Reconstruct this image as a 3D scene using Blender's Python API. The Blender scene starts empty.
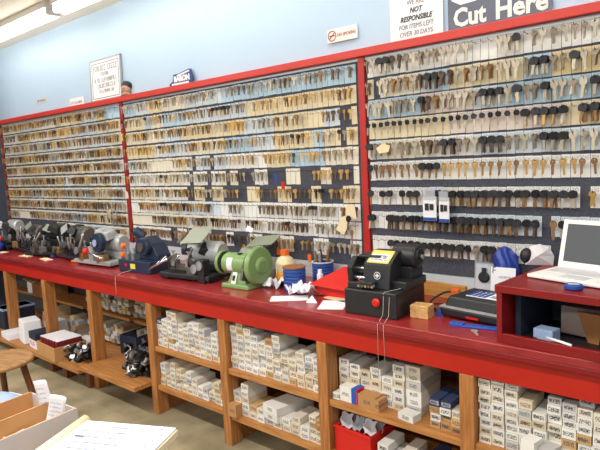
import bpy, math, random
from mathutils import Vector, Matrix, Euler
rnd = random.Random(7)
scene = bpy.context.scene
COL = scene.collection
PI = math.pi
def R(d): return math.radians(d)

# ------------------------------------------------------------------ materials
def lin(c):
    out = []
    for v in c:
        v = v / 255.0
        out.append(v / 12.92 if v <= 0.04045 else ((v + 0.055) / 1.055) ** 2.4)
    return tuple(out) + (1.0,)
def mat(name, c, rough=0.6, metal=0.0, noise=0.0, nscale=20.0, c2=None, emit=None, alpha=1.0, stretch=None, bump=0.0, coat=0.0, trans=0.0):
    m = bpy.data.materials.new(name); m.use_nodes = True
    nt = m.node_tree; b = nt.nodes['Principled BSDF']
    b.inputs['Base Color'].default_value = lin(c)
    b.inputs['Roughness'].default_value = rough
    b.inputs['Metallic'].default_value = metal
    b.inputs['Coat Weight'].default_value = coat
    if trans: b.inputs['Transmission Weight'].default_value = trans
    if alpha < 1: b.inputs['Alpha'].default_value = alpha
    if emit:
        b.inputs['Emission Color'].default_value = lin(c); b.inputs['Emission Strength'].default_value = emit
    if noise or c2 or bump:
        tc = nt.nodes.new('ShaderNodeTexCoord'); mp = nt.nodes.new('ShaderNodeMapping')
        nz = nt.nodes.new('ShaderNodeTexNoise'); nz.inputs['Scale'].default_value = nscale; nz.inputs['Detail'].default_value = 5
        nt.links.new(tc.outputs['Object'], mp.inputs['Vector']); nt.links.new(mp.outputs['Vector'], nz.inputs['Vector'])
        if stretch: mp.inputs['Scale'].default_value = stretch
        cr = nt.nodes.new('ShaderNodeValToRGB')
        a = lin(c); d = lin(c2) if c2 else tuple(v * (1 - noise) for v in a[:3]) + (1,)
        cr.color_ramp.elements[0].color = d; cr.color_ramp.elements[0].position = 0.35
        cr.color_ramp.elements[1].color = a; cr.color_ramp.elements[1].position = 0.65
        nt.links.new(nz.outputs['Fac'], cr.inputs['Fac']); nt.links.new(cr.outputs['Color'], b.inputs['Base Color'])
        if bump:
            bp = nt.nodes.new('ShaderNodeBump'); bp.inputs['Strength'].default_value = bump; bp.inputs['Distance'].default_value = 0.01
            nt.links.new(nz.outputs['Fac'], bp.inputs['Height']); nt.links.new(bp.outputs['Normal'], b.inputs['Normal'])
    return m
def print_mat(name, c, ink=(70, 70, 75), rough=0.7, zc=0.0, zh=0.008, xh=0.017, dens=0.5, sx=260.0, sz=330.0, vary=0.12):
    """card stock with rows of small printed marks, each copy tinted a little differently"""
    m = bpy.data.materials.new(name); m.use_nodes = True
    nt = m.node_tree; b = nt.nodes['Principled BSDF']; b.inputs['Roughness'].default_value = rough
    N = nt.nodes.new; L = nt.links.new
    tc = N('ShaderNodeTexCoord'); sp = N('ShaderNodeSeparateXYZ'); L(tc.outputs['Object'], sp.inputs[0])
    oi = N('ShaderNodeObjectInfo')
    def math_(op, a, bb=None, v=None):
        n = N('ShaderNodeMath'); n.operation = op; L(a, n.inputs[0])
        if bb is not None: L(bb, n.inputs[1])
        elif v is not None: n.inputs[1].default_value = v
        return n.outputs[0]
    dz = math_('ABSOLUTE', math_('SUBTRACT', sp.outputs['Z'], v=zc)); inz = math_('LESS_THAN', dz, v=zh)
    inx = math_('LESS_THAN', math_('ABSOLUTE', sp.outputs['X']), v=xh)
    mp = N('ShaderNodeMapping'); mp.inputs['Scale'].default_value = (sx, 1, sz); L(tc.outputs['Object'], mp.inputs['Vector'])
    ad = N('ShaderNodeVectorMath'); ad.operation = 'ADD'; L(mp.outputs[0], ad.inputs[0])
    cb = N('ShaderNodeCombineXYZ'); r100 = math_('MULTIPLY', oi.outputs['Random'], v=97.0); L(r100, cb.inputs['X']); L(r100, cb.inputs['Z']); L(cb.outputs[0], ad.inputs[1])
    nz = N('ShaderNodeTexNoise'); nz.inputs['Scale'].default_value = 1.0; nz.inputs['Detail'].default_value = 1; L(ad.outputs[0], nz.inputs['Vector'])
    ink_f = math_('MULTIPLY', math_('MULTIPLY', inz, inx), math_('GREATER_THAN', nz.outputs['Fac'], v=dens))
    hs = N('ShaderNodeHueSaturation'); hs.inputs['Color'].default_value = lin(c)
    vv = math_('ADD', math_('MULTIPLY', oi.outputs['Random'], v=vary * 2), v=1 - vary); L(vv, hs.inputs['Value'])
    mx = N('ShaderNodeMixRGB'); L(ink_f, mx.inputs[0]); L(hs.outputs[0], mx.inputs[1]); mx.inputs[2].default_value = lin(ink)
    L(mx.outputs[0], b.inputs['Base Color'])
    return m
def wood_mat(name, c, c2, scale=(6, 40, 3), rough=0.5):
    m = mat(name, c, rough, c2=c2, nscale=3.0, stretch=scale, bump=0.05)
    return m

M = {}
M['wall'] = mat('wall_paint', (186, 212, 236), 0.45, noise=0.03, nscale=2)
M['slate'] = mat('slate_wall', (70, 76, 92), 0.7, noise=0.1)
M['ceil'] = mat('ceiling_paint', (248, 241, 230), 0.8, noise=0.02, nscale=2)
M['floor'] = mat('concrete', (166, 153, 124), 0.55, c2=(136, 125, 98), nscale=5, bump=0.03)
M['board'] = mat('board_foam', (80, 84, 96), 0.85, c2=(63, 66, 78), nscale=120)
M['redtrim'] = mat('red_trim_paint', (208, 58, 48), 0.45, noise=0.08, nscale=8)
M['redpost'] = mat('bright_red_post', (188, 34, 28), 0.45, noise=0.1, nscale=8)
M['darkred'] = mat('red_post_paint', (160, 30, 36), 0.5, noise=0.2, nscale=12)
M['top'] = mat('counter_red', (160, 44, 46), 0.28, c2=(140, 34, 38), nscale=9, coat=0.25)
M['fascia'] = mat('fascia_red', (182, 28, 10), 0.42, noise=0.12, nscale=4)
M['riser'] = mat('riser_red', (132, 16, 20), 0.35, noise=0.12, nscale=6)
M['post'] = wood_mat('pine_post', (184, 124, 68), (150, 94, 46), (22, 22, 2.0))
M['shelf'] = wood_mat('pine_shelf', (190, 134, 76), (158, 102, 52), (2.0, 22, 22))
M['stool'] = wood_mat('stool_wood', (178, 138, 92), (140, 100, 62), (3, 18, 10))
M['legwood'] = wood_mat('dark_wood', (128, 78, 48), (98, 58, 36), (20, 20, 2))
M['block'] = wood_mat('pale_block', (222, 182, 120), (190, 144, 84), (14, 14, 40), 0.7)
M['plank'] = wood_mat('pale_plank', (214, 160, 84), (190, 132, 60), (3, 30, 30), 0.7)
M['white'] = mat('white_plastic', (236, 236, 232), 0.5)
M['paper'] = mat('white_paper', (238, 239, 244), 0.75)
M['cream'] = mat('cream_paper', (232, 216, 178), 0.75)
M['bluesheet'] = mat('pale_blue_paper', (150, 172, 205), 0.6)
M['black'] = mat('black_plastic', (26, 27, 30), 0.45)
M['blackmetal'] = mat('black_enamel', (36, 37, 41), 0.4, noise=0.15, nscale=60)
M['navy'] = mat('navy_enamel', (36, 50, 74), 0.4, noise=0.15, nscale=40)
M['green'] = mat('green_enamel', (126, 158, 98), 0.35, noise=0.08, nscale=15)
M['greengrey'] = mat('grey_green_metal', (150, 158, 142), 0.4, metal=0.3)
M['steel'] = mat('steel', (196, 198, 200), 0.3, metal=0.8)
M['dull'] = mat('dull_iron', (104, 100, 96), 0.5, metal=0.5, noise=0.2, nscale=50)
M['silver'] = mat('silver_enamel', (176, 180, 182), 0.35, metal=0.25)
M['nickel'] = mat('nickel_key', (182, 172, 154), 0.42, metal=0.3)
M['nickel2'] = mat('aged_nickel_key', (142, 128, 108), 0.45, metal=0.3)
M['brass'] = mat('brass_key', (190, 154, 92), 0.4, metal=0.3)
M['bronze'] = mat('bronze_key', (140, 106, 66), 0.45, metal=0.25)
M['brownkey'] = mat('brown_key', (92, 74, 60), 0.5, metal=0.2)
M['gold'] = mat('gold_key', (204, 148, 44), 0.4, metal=0.4)
M['keyplastic'] = mat('key_head_plastic', (30, 31, 36), 0.5)
M['wire'] = mat('hook_wire', (70, 70, 74), 0.4, metal=0.6)
M['redplastic'] = mat('red_plastic', (206, 30, 24), 0.4)
M['orange'] = mat('orange_plastic', (236, 110, 30), 0.45)
M['yellow'] = mat('yellow_label', (228, 206, 92), 0.5)
M['blue'] = mat('blue_plastic', (34, 72, 150), 0.45)
M['blue2'] = mat('blue_cloth', (36, 84, 176), 0.6)
M['kraft'] = mat('kraft_board', (190, 142, 90), 0.8, noise=0.08, nscale=10)
M['kraft2'] = mat('brown_board', (150, 100, 56), 0.8, noise=0.1, nscale=10)
M['whiteboard'] = mat('white_lined_board', (186, 180, 178), 0.8)
M['screen'] = mat('laptop_screen', (72, 77, 82), 0.5)
M['chrome'] = mat('chrome', (220, 220, 222), 0.2, metal=0.9)
M['clear'] = mat('clear_plastic', (206, 212, 220), 0.15, alpha=0.4)
M['bluebag'] = mat('blue_bag', (34, 60, 150), 0.3)
M['pinkgrey'] = mat('pale_bag', (206, 204, 210), 0.45)
M['orangewood'] = mat('amber_plastic', (222, 150, 44), 0.4)
M['tube'] = mat('lit_tube', (255, 250, 240), 0.4, emit=8.5)
M['fixture'] = mat('fixture_enamel', (240, 240, 236), 0.4)
M['ink'] = mat('dark_ink', (40, 42, 50), 0.7)
M['greyink'] = mat('grey_ink', (130, 130, 134), 0.7)
M['inkred'] = mat('red_ink', (190, 70, 60), 0.7)
M['signblue'] = mat('sign_blue', (40, 70, 130), 0.5)
M['signgrey'] = mat('sign_grey', (104, 112, 134), 0.35, c2=(84, 90, 108), nscale=3)
M['skin'] = mat('figurine_face', (196, 160, 140), 0.5)
M['darkbin'] = mat('dark_bin', (34, 42, 62), 0.6)
M['twine'] = mat('twine', (200, 188, 160), 0.8)
# card and box stocks with printing
CARD = {}
STOCK = dict(white=(236, 236, 233), cream=(230, 216, 182), blue=(184, 212, 230), pink=(228, 214, 204), ivory=(232, 226, 208), ice=(214, 226, 234), yellow=(232, 212, 164))
for k, c in STOCK.items():
    CARD[k] = print_mat('card_' + k, c, ink=(150, 150, 150), zc=0.034, zh=0.010, xh=0.016, dens=0.53, vary=0.05)
BOX = {}
for k, c in dict(white=(222, 220, 214), ivory=(216, 208, 192), cream=(210, 194, 166), grey=(192, 190, 188), kraft=(176, 130, 82), navy=(46, 58, 92), tan=(196, 160, 110)).items():
    BOX[k] = print_mat('carton_' + k, c, ink=(84, 80, 82) if k != 'navy' else (200, 200, 210), zc=0.0, zh=0.009, xh=0.020, dens=0.50, sx=220, sz=300, vary=0.10)

# ------------------------------------------------------------------ mesh builder
class MB:
    def __init__(s): s.v = []; s.f = []; s.m = []; s.sm = []
    def add(s, vs, fs, m=0, smooth=False, T=None):
        o = len(s.v)
        for p in vs:
            s.v.append(tuple(T @ Vector(p)) if T is not None else tuple(p))
        for f in fs:
            s.f.append([o + i for i in f]); s.m.append(m); s.sm.append(smooth)
        return s
    def box(s, c, d, m=0, rot=None, taper=1.0):
        hx, hy, hz = d[0] / 2, d[1] / 2, d[2] / 2; t = taper
        vs = [(-hx, -hy, -hz), (hx, -hy, -hz), (hx, hy, -hz), (-hx, hy, -hz), (-hx * t, -hy * t, hz), (hx * t, -hy * t, hz), (hx * t, hy * t, hz), (-hx * t, hy * t, hz)]
        fs = [(3, 2, 1, 0), (4, 5, 6, 7), (0, 1, 5, 4), (1, 2, 6, 5), (2, 3, 7, 6), (3, 0, 4, 7)]
        T = Matrix.Translation(Vector(c))
        if rot: T = T @ Euler(rot).to_matrix().to_4x4()
        return s.add(vs, fs, m, False, T)
    def b(s, x0, x1, y0, y1, z0, z1, m=0): return s.box(((x0 + x1) / 2, (y0 + y1) / 2, (z0 + z1) / 2), (x1 - x0, y1 - y0, z1 - z0), m)
    def frame(s, p0, p1):
        a = Vector(p1) - Vector(p0); L = a.length; a.normalize()
        u = a.orthogonal().normalized(); w = a.cross(u)
        return a, u, w, L
    def cyl(s, p0, p1, r0, r1=None, n=20, m=0, smooth=True):
        r1 = r0 if r1 is None else r1
        return s.lathe([(0, 0), (r0, 0), (r1, (Vector(p1) - Vector(p0)).length), (0, (Vector(p1) - Vector(p0)).length)], p0, p1, n, m, smooth)
    def lathe(s, prof, p0, p1, n=20, m=0, smooth=True):
        a, u, w, L = s.frame(p0, p1); p0 = Vector(p0)
        # split at hard corners: every profile segment gets its own rings
        for (ra, ha), (rb, hb) in zip(prof[:-1], prof[1:]):
            vs = []; fs = []
            for r, h in ((ra, ha), (rb, hb)):
                for i in range(n):
                    t = 2 * PI * i / n
                    vs.append(p0 + a * h + (u * math.cos(t) + w * math.sin(t)) * max(r, 1e-5))
            for i in range(n):
                j = (i + 1) % n; fs.append((i, j, n + j, n + i))
            s.add(vs, fs, m, smooth and ha != hb)
        return s
    def tube(s, pts, r, n=6, m=0):
        pts = [Vector(p) for p in pts]; vs = []; fs = []; u = None
        for i, p in enumerate(pts):
            d = (pts[min(i + 1, len(pts) - 1)] - pts[max(i - 1, 0)]).normalized()
            if u is None: u = d.orthogonal().normalized()
            u = (u - d * u.dot(d)).normalized(); w = d.cross(u)
            for k in range(n):
                t = 2 * PI * k / n; vs.append(p + (u * math.cos(t) + w * math.sin(t)) * r)
        for i in range(len(pts) - 1):
            for k in range(n):
                j = (k + 1) % n; fs.append((i * n + k, i * n + j, (i + 1) * n + j, (i + 1) * n + k))
        fs.append(tuple(range(n))[::-1]); fs.append(tuple(range((len(pts) - 1) * n, len(pts) * n)))
        return s.add(vs, fs, m, True)
    def prism(s, poly, vec, m=0):
        n = len(poly); vec = Vector(vec); P = [Vector(p) for p in poly]
        vs = P + [p + vec for p in P]
        fs = [tuple(range(n))[::-1], tuple(range(n, 2 * n))] + [(i, (i + 1) % n, n + (i + 1) % n, n + i) for i in range(n)]
        return s.add(vs, fs, m, False)
    def sphere(s, c, r, m=0, nu=16, nv=10, sc=(1, 1, 1)):
        vs = []; fs = []
        for i in range(nv + 1):
            a = PI * i / nv
            for j in range(nu):
                t = 2 * PI * j / nu
                vs.append((c[0] + r * sc[0] * math.sin(a) * math.cos(t), c[1] + r * sc[1] * math.sin(a) * math.sin(t), c[2] + r * sc[2] * math.cos(a)))
        for i in range(nv):
            for j in range(nu):
                k = (j + 1) % nu; fs.append((i * nu + j, (i + 1) * nu + j, (i + 1) * nu + k, i * nu + k))
        return s.add(vs, fs, m, True)
    def grid(s, fn, nu, nv, m=0, smooth=True, close=False):
        vs = [fn(i / nu, j / nv) for i in range(nu + 1) for j in range(nv + 1)]; fs = []
        for i in range(nu):
            for j in range(nv):
                a = i * (nv + 1) + j; fs.append((a, a + nv + 1, a + nv + 2, a + 1))
        return s.add(vs, fs, m, smooth)
    def mesh(s, name, mats):
        me = bpy.data.meshes.new(name); me.from_pydata([tuple(p) for p in s.v], [], s.f)
        for k in (mats if isinstance(mats, (list, tuple)) else [mats]): me.materials.append(k)
        me.polygons.foreach_set('material_index', s.m); me.polygons.foreach_set('use_smooth', s.sm)
        me.update(); return me
    def build(s, name, mats, parent=None, loc=(0, 0, 0), rot=(0, 0, 0), bevel=0.0, solid=0.0):
        o = bpy.data.objects.new(name, s.mesh(name, mats)); COL.objects.link(o)
        o.location = loc; o.rotation_euler = rot
        if parent: o.parent = parent
        if solid:
            md = o.modifiers.new('Solidify', 'SOLIDIFY'); md.thickness = solid; md.offset = 0
        if bevel:
            md = o.modifiers.new('Bevel', 'BEVEL'); md.width = bevel; md.segments = 2; md.limit_method = 'ANGLE'; md.angle_limit = R(40)
        return o
def tag(o, label=None, cat=None, group=None, kind=None):
    if label: o['label'] = label
    if cat: o['category'] = cat
    if group: o['group'] = group
    if kind: o['kind'] = kind
    return o
def empty(name, loc, rz=0.0, label=None, cat=None, group=None):
    o = bpy.data.objects.new(name, None); COL.objects.link(o); o.empty_display_size = 0.05
    o.location = loc; o.rotation_euler = (0, 0, rz)
    return tag(o, label, cat, group)
def inst(name, me, parent=None, loc=(0, 0, 0), rot=(0, 0, 0), sc=None):
    o = bpy.data.objects.new(name, me); COL.objects.link(o); o.location = loc; o.rotation_euler = rot
    if sc: o.scale = sc
    if parent: o.parent = parent
    return o
def text(name, s, size, m, parent, loc, rot=(PI / 2, 0, 0), shear=0.0, off=0.0, width=None, align='CENTER', ext=0.0008):
    cu = bpy.data.curves.new(name, 'FONT'); cu.body = s; cu.size = size; cu.shear = shear; cu.offset = off
    cu.align_x = align; cu.extrude = ext; cu.resolution_u = 2
    o = bpy.data.objects.new(name, cu); COL.objects.link(o)
    dg = bpy.context.evaluated_depsgraph_get(); dg.update()
    me = bpy.data.meshes.new_from_object(o.evaluated_get(dg)); bpy.data.objects.remove(o); bpy.data.curves.remove(cu)
    me.materials.clear(); me.materials.append(m)
    if width:
        xs = [v.co.x for v in me.vertices]; k = width / (max(xs) - min(xs))
        for v in me.vertices: v.co.x *= k
    r = bpy.data.objects.new(name, me); COL.objects.link(r); r.location = loc; r.rotation_euler = rot
    if parent: r.parent = parent
    return r
ORD = ['zeroth', 'first', 'second', 'third', 'fourth', 'fifth', 'sixth', 'seventh', 'eighth', 'ninth', 'tenth', 'eleventh', 'twelfth', 'thirteenth', 'fourteenth', 'fifteenth', 'sixteenth', 'seventeenth', 'eighteenth', 'nineteenth', 'twentieth']
def nth(n):
    if n <= 20: return ORD[n]
    if n == 30: return 'thirtieth'
    if n == 40: return 'fortieth'
    return {2: 'twenty-', 3: 'thirty-', 4: 'forty-', 5: 'fifty-'}[n // 10] + ORD[n % 10]

# ------------------------------------------------------------------ the room
def struct(name, mb, m): return tag(mb.build(name, m), kind='structure')
struct('floor', MB().b(-1.1, 8.5, -6.5, 0.0, -0.06, 0), M['floor'])
struct('ceiling', MB().b(-1.1, 8.5, -6.5, 0.0, 2.99, 3.05), M['ceil'])
struct('wall_back', MB().b(-1.2, 8.5, 0.0, 0.08, 0, 2.99), M['wall'])
struct('wall_left', MB().b(-1.18, -1.1, -6.5, 0.0, 0, 2.99), M['slate'])
struct('wall_right', MB().b(8.5, 8.58, -6.5, 0.0, 0, 2.99), M['wall'])

# ------------------------------------------------------------------ ceiling fixtures
def fixture(x0, x1, y, label):
    r = empty('fluorescent_light', ((x0 + x1) / 2, y, 2.99), 0, label, 'ceiling light', 'fluorescent lights in a row over the counter')
    h = (x1 - x0) / 2
    MB().b(-h, h, -0.07, 0.07, -0.05, 0.0).build('housing', M['fixture'], r, bevel=0.006)
    for s in (-1, 1):
        MB().cyl((-h + 0.03, s * 0.035, -0.085), (h - 0.03, s * 0.035, -0.085), 0.027, n=14).build('tube', M['tube'], r)
    for e in (-1, 1):
        mb = MB().b(e * (h - 0.02) - 0.012, e * (h - 0.02) + 0.012, -0.058, 0.058, -0.105, -0.05)
        mb.build('lamp_holder', M['white'], r, bevel=0.003)
fixture(-1.04, 1.20, -0.40, 'white twin tube ceiling fixture at the far left corner')
fixture(1.27, 3.67, -0.40, 'white twin tube ceiling fixture running over the middle board')
fixture(3.74, 6.14, -0.40, 'white twin tube ceiling fixture above the right-hand board')

# ------------------------------------------------------------------ key display board
bd = empty('key_display_board', (0, 0, 1.02), 0, 'long wall-mounted dark key board with red posts and red top rail', 'display board')
bt = -0.022
for i, (a, b_) in enumerate(((-.97, 1.44), (1.48, 3.86), (3.90, 6.4))):
    MB().b(a, b_, bt, -0.002, 0.0, 1.175).build('panel', M['board'], bd)
for x, w in ((-.985, 0.03), (1.46, 0.045), (3.878, 0.042)):
    MB().b(x - w / 2, x + w / 2, -0.04, -0.002, 0.0, 1.175).build('post', M['darkred'] if x < 3 else M['redpost'], bd, bevel=0.003)
MB().b(-1.01, 6.4, -0.06, -0.002, 1.174, 1.216).build('top_rail', M['redtrim'], bd, bevel=0.003)
MB().b(-1.02, 6.4, -0.03, -0.002, 1.156, 1.173).build('rail_grey_strip', M['silver'], bd)  # light grey strip along the bottom of the red rail

# ------------------------------------------------------------------ keys, cards, hooks
def arc(cx, cz, rx, rz, n, a0=0.0): return [(cx + rx * math.cos(a0 + 2 * PI * i / n), cz + rz * math.sin(a0 + 2 * PI * i / n)) for i in range(n)]
def ring(mb, out, inn, t, m=0):
    n = len(out)
    for y, rev in ((-t / 2, False), (t / 2, True)):
        vs = [(x, y, z) for x, z in out] + [(x, y, z) for x, z in inn]
        fs = [(i, (i + 1) % n, n + (i + 1) % n, n + i) for i in range(n)]
        mb.add(vs, [f[::-1] for f in fs] if rev else fs, m)
    for poly in (out, inn):
        vs = [(x, -t / 2, z) for x, z in poly] + [(x, t / 2, z) for x, z in poly]
        mb.add(vs, [(i, (i + 1) % n, n + (i + 1) % n, n + i) for i in range(n)], m)
def blade_poly(w, z0, L, flip=1):
    # straight back edge, blank (uncut) belly with a shallow groove step, pointed tip
    return [(-flip * w / 2, z0), (-flip * w / 2, z0 - L), (-flip * w * .1, z0 - L - w * .5), (flip * w / 2, z0 - L + w * .1), (flip * w / 2, z0 - L * .25), (flip * w * .72, z0 - L * .2), (flip * w * .72, z0 - L * .06), (flip * w / 2, z0)]
KEYMESH = {}
def key_mesh(kind):
    """origin at the hook (top of the hole in the bow), hanging down -z, flat in x-z"""
    if kind in KEYMESH: return KEYMESH[kind]
    mb = MB(); t = 0.0024
    if kind == 'round':
        ring(mb, arc(0, -.0085, .0130, .0115, 14), arc(0, -.003, .003, .003, 14), t); mb.prism([(x, -t / 2, z) for x, z in blade_poly(.0085, -.0185, .034)], (0, t, 0))
    elif kind == 'square':
        o = [(-.012, .002), (-.007, .004), (0, .0045), (.007, .004), (.012, .002), (.0135, -.005), (.0135, -.012), (.010, -.019), (.004, -.021), (-.004, -.021), (-.010, -.019), (-.0135, -.012), (-.0135, -.005), (-.013, -.002)]
        ring(mb, o, [(x * .28, -.003 + (z + .006) * .2) for x, z in o], t); mb.prism([(x, -t / 2, z) for x, z in blade_poly(.009, -.020, .036)], (0, t, 0))
    elif kind == 'long':
        o = [(-.009, .003), (-.004, .005), (.004, .005), (.009, .003), (.0125, -.004), (.0135, -.014), (.010, -.022), (.005, -.025), (-.005, -.025), (-.010, -.022), (-.0135, -.014), (-.0125, -.004)]
        ring(mb, o, arc(0, -.002, .003, .003, 12, R(90)), t); mb.prism([(x, -t / 2, z) for x, z in blade_poly(.011, -.024, .042)], (0, t, 0))
    elif kind == 'head':       # bare transponder head (plastic)
        t = .0085
        o = [(-.010, .003), (-.005, .0055), (.005, .0055), (.010, .003), (.0165, -.003), (.0175, -.012), (.0145, -.021), (.008, -.0245), (-.008, -.0245), (-.0145, -.021), (-.0175, -.012), (-.0165, -.003)]
        ring(mb, o, arc(0, -.001, .0032, .0026, 12, R(110)), t)
        mb.box((0, -t / 2 - .0006, -.013), (.014, .0012, .008))
    elif kind == 'smallhead':
        t = .007
        o = [(-.006, .004), (0, .005), (.006, .004), (.011, -.001), (.012, -.008), (.009, -.0155), (.004, -.0175), (-.004, -.0175), (-.009, -.0155), (-.012, -.008), (-.011, -.001), (-.009, .002)]
        ring(mb, o, arc(0, -.001, .0026, .0022, 12, R(70)), t)
    elif kind == 'blade':
        mb.prism([(x, -t / 2, z) for x, z in blade_poly(.0105, -.0235, .037)], (0, t, 0))
    elif kind == 'smallblade':
        mb.prism([(x, -t / 2, z) for x, z in blade_poly(.0085, -.0165, .034)], (0, t, 0))
    KEYMESH[kind] = mb
    return mb
_mesh_cache = {}
def kmesh(kind, m):
    k = (kind, m.name)
    if k not in _mesh_cache: _mesh_cache[k] = key_mesh(kind).mesh('key_' + kind, m)
    return _mesh_cache[k]
METAL = {'nickel': ('nickel', 'nickel-coloured'), 'nickel2': ('nickel2', 'dull grey-brown'), 'brass': ('brass', 'brass'), 'bronze': ('bronze', 'bronze-coloured'), 'brownkey': ('brownkey', 'dark brown'), 'gold': ('gold', 'golden')}
STUFFK = MB(); SK_M = [M[k] for k in ('nickel', 'nickel2', 'brass', 'bronze', 'brownkey', 'gold', 'keyplastic')]
SK_I = {k: i for i, k in enumerate(('nickel', 'nickel2', 'brass', 'bronze', 'brownkey', 'gold', 'keyplastic'))}
def low_key(loc, rot, metal, head=None, sc=1.0):
    T = Matrix.LocRotScale(Vector(loc), Euler(rot), Vector((sc, sc, sc)))
    if head:
        for kind, mi in (('smallhead' if head == 's' else 'head', 6), ('smallblade' if head == 's' else 'blade', SK_I[metal])):
            k = key_mesh(kind); STUFFK.add(k.v, k.f, mi, False, T)
    else:
        t = .0024; o = [(x, -t / 2, z) for x, z in [(-.004, -.019), (-.0115, -.0155), (-.0125, -.006), (-.008, .002), (.008, .002), (.0125, -.006), (.0115, -.0155), (.0055, -.0185), (.0045, -.050), (0, -.0545), (-.004, -.052)]]
        n = len(o); vs = o + [(x, t / 2, z) for x, _, z in o]
        STUFFK.add(vs, [tuple(range(n)), tuple(range(n, 2 * n))[::-1]] + [((i + 1) % n, i, n + i, n + (i + 1) % n) for i in range(n)], SK_I[metal], False, T)
STUFFC = MB(); SC_K = list(CARD); SC_M = [CARD[k] for k in SC_K] + [M['wire']]
# the merged cards need plain stocks (their print comes in world space)
SC_M = [mat('plain_card_' + k, c, 0.7) for k, c in STOCK.items()] + [M['wire'], M['greyink']]
hook_mb = MB().tube([(0, .0, 0), (0, -.018, .0), (0, -.040, -.001), (0, -.047, .003), (0, -.050, .010)], .0013, 5)
HOOK = hook_mb.mesh('hook', M['wire'])
CARDMESH = {}
def card_mesh(col, w, h):
    k = (col, round(w, 3), round(h, 3))
    if k not in CARDMESH: CARDMESH[k] = MB().box((0, 0, 0), (w, .0014, h)).mesh('card', CARD[col])
    return CARDMESH[k]
NCARD = [0]; NKEY = [0]
ROWW = ['', 'top', 'second', 'third', 'fourth', 'fifth', 'sixth', 'seventh', 'eighth', 'ninth', 'lowest']
def hang(x, z, style, y=-0.05, real=None, jit=1.0):
    """style: (kind, metal) with kind round/square/long/head/smallhead"""
    kind, metal = style
    KS = 1.18 if x > 3.9 else 1.06
    rot = (R(rnd.uniform(-6, 6)) * jit, R(rnd.uniform(-9, 9)) * jit, R(rnd.uniform(-32, 32)) * jit)
    if real is None:
        low_key((x, y, z), rot, metal, {'head': 'h', 'smallhead': 's'}.get(kind), KS if kind not in ('head', 'smallhead') or x < 3.9 else 1.14); return
    if kind in ('head', 'smallhead'):
        r = empty('transponder_key', (x, y, z), 0, real[0], 'key', real[1]); r.rotation_euler = rot; r.scale = (1.14, 1.14, 1.14)
        inst('key_head', kmesh(kind, M['keyplastic']), r)
        b_ = inst('blade', kmesh('blade' if kind == 'head' else 'smallblade', M[metal]), r); b_['label'] = METAL[metal][1] + ' blade'
    else:
        o = inst('key_blank', kmesh(kind, M[metal]), None, (x, y, z), rot, (KS, KS, KS)); tag(o, real[0], 'key', real[1])
    NKEY[0] += 1
def pick(segs, x, default):
    for x1, v in segs:
        if x < x1: return v
    return default
CW = 0.0405
N2 = [('square', 'nickel'), ('round', 'nickel2'), ('long', 'nickel')]
BR = [('round', 'bronze'), ('square', 'brownkey'), ('long', 'nickel2')]
BRASS = [('round', 'brass'), ('round', 'bronze'), ('square', 'brass')]
BH = [('head', 'bronze')]; BHN = [('head', 'nickel')]; BHB = [('head', 'brownkey')]; SH = [('smallhead', 'nickel')]; SHB = [('smallhead', 'brass')]
NONE = []
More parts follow.
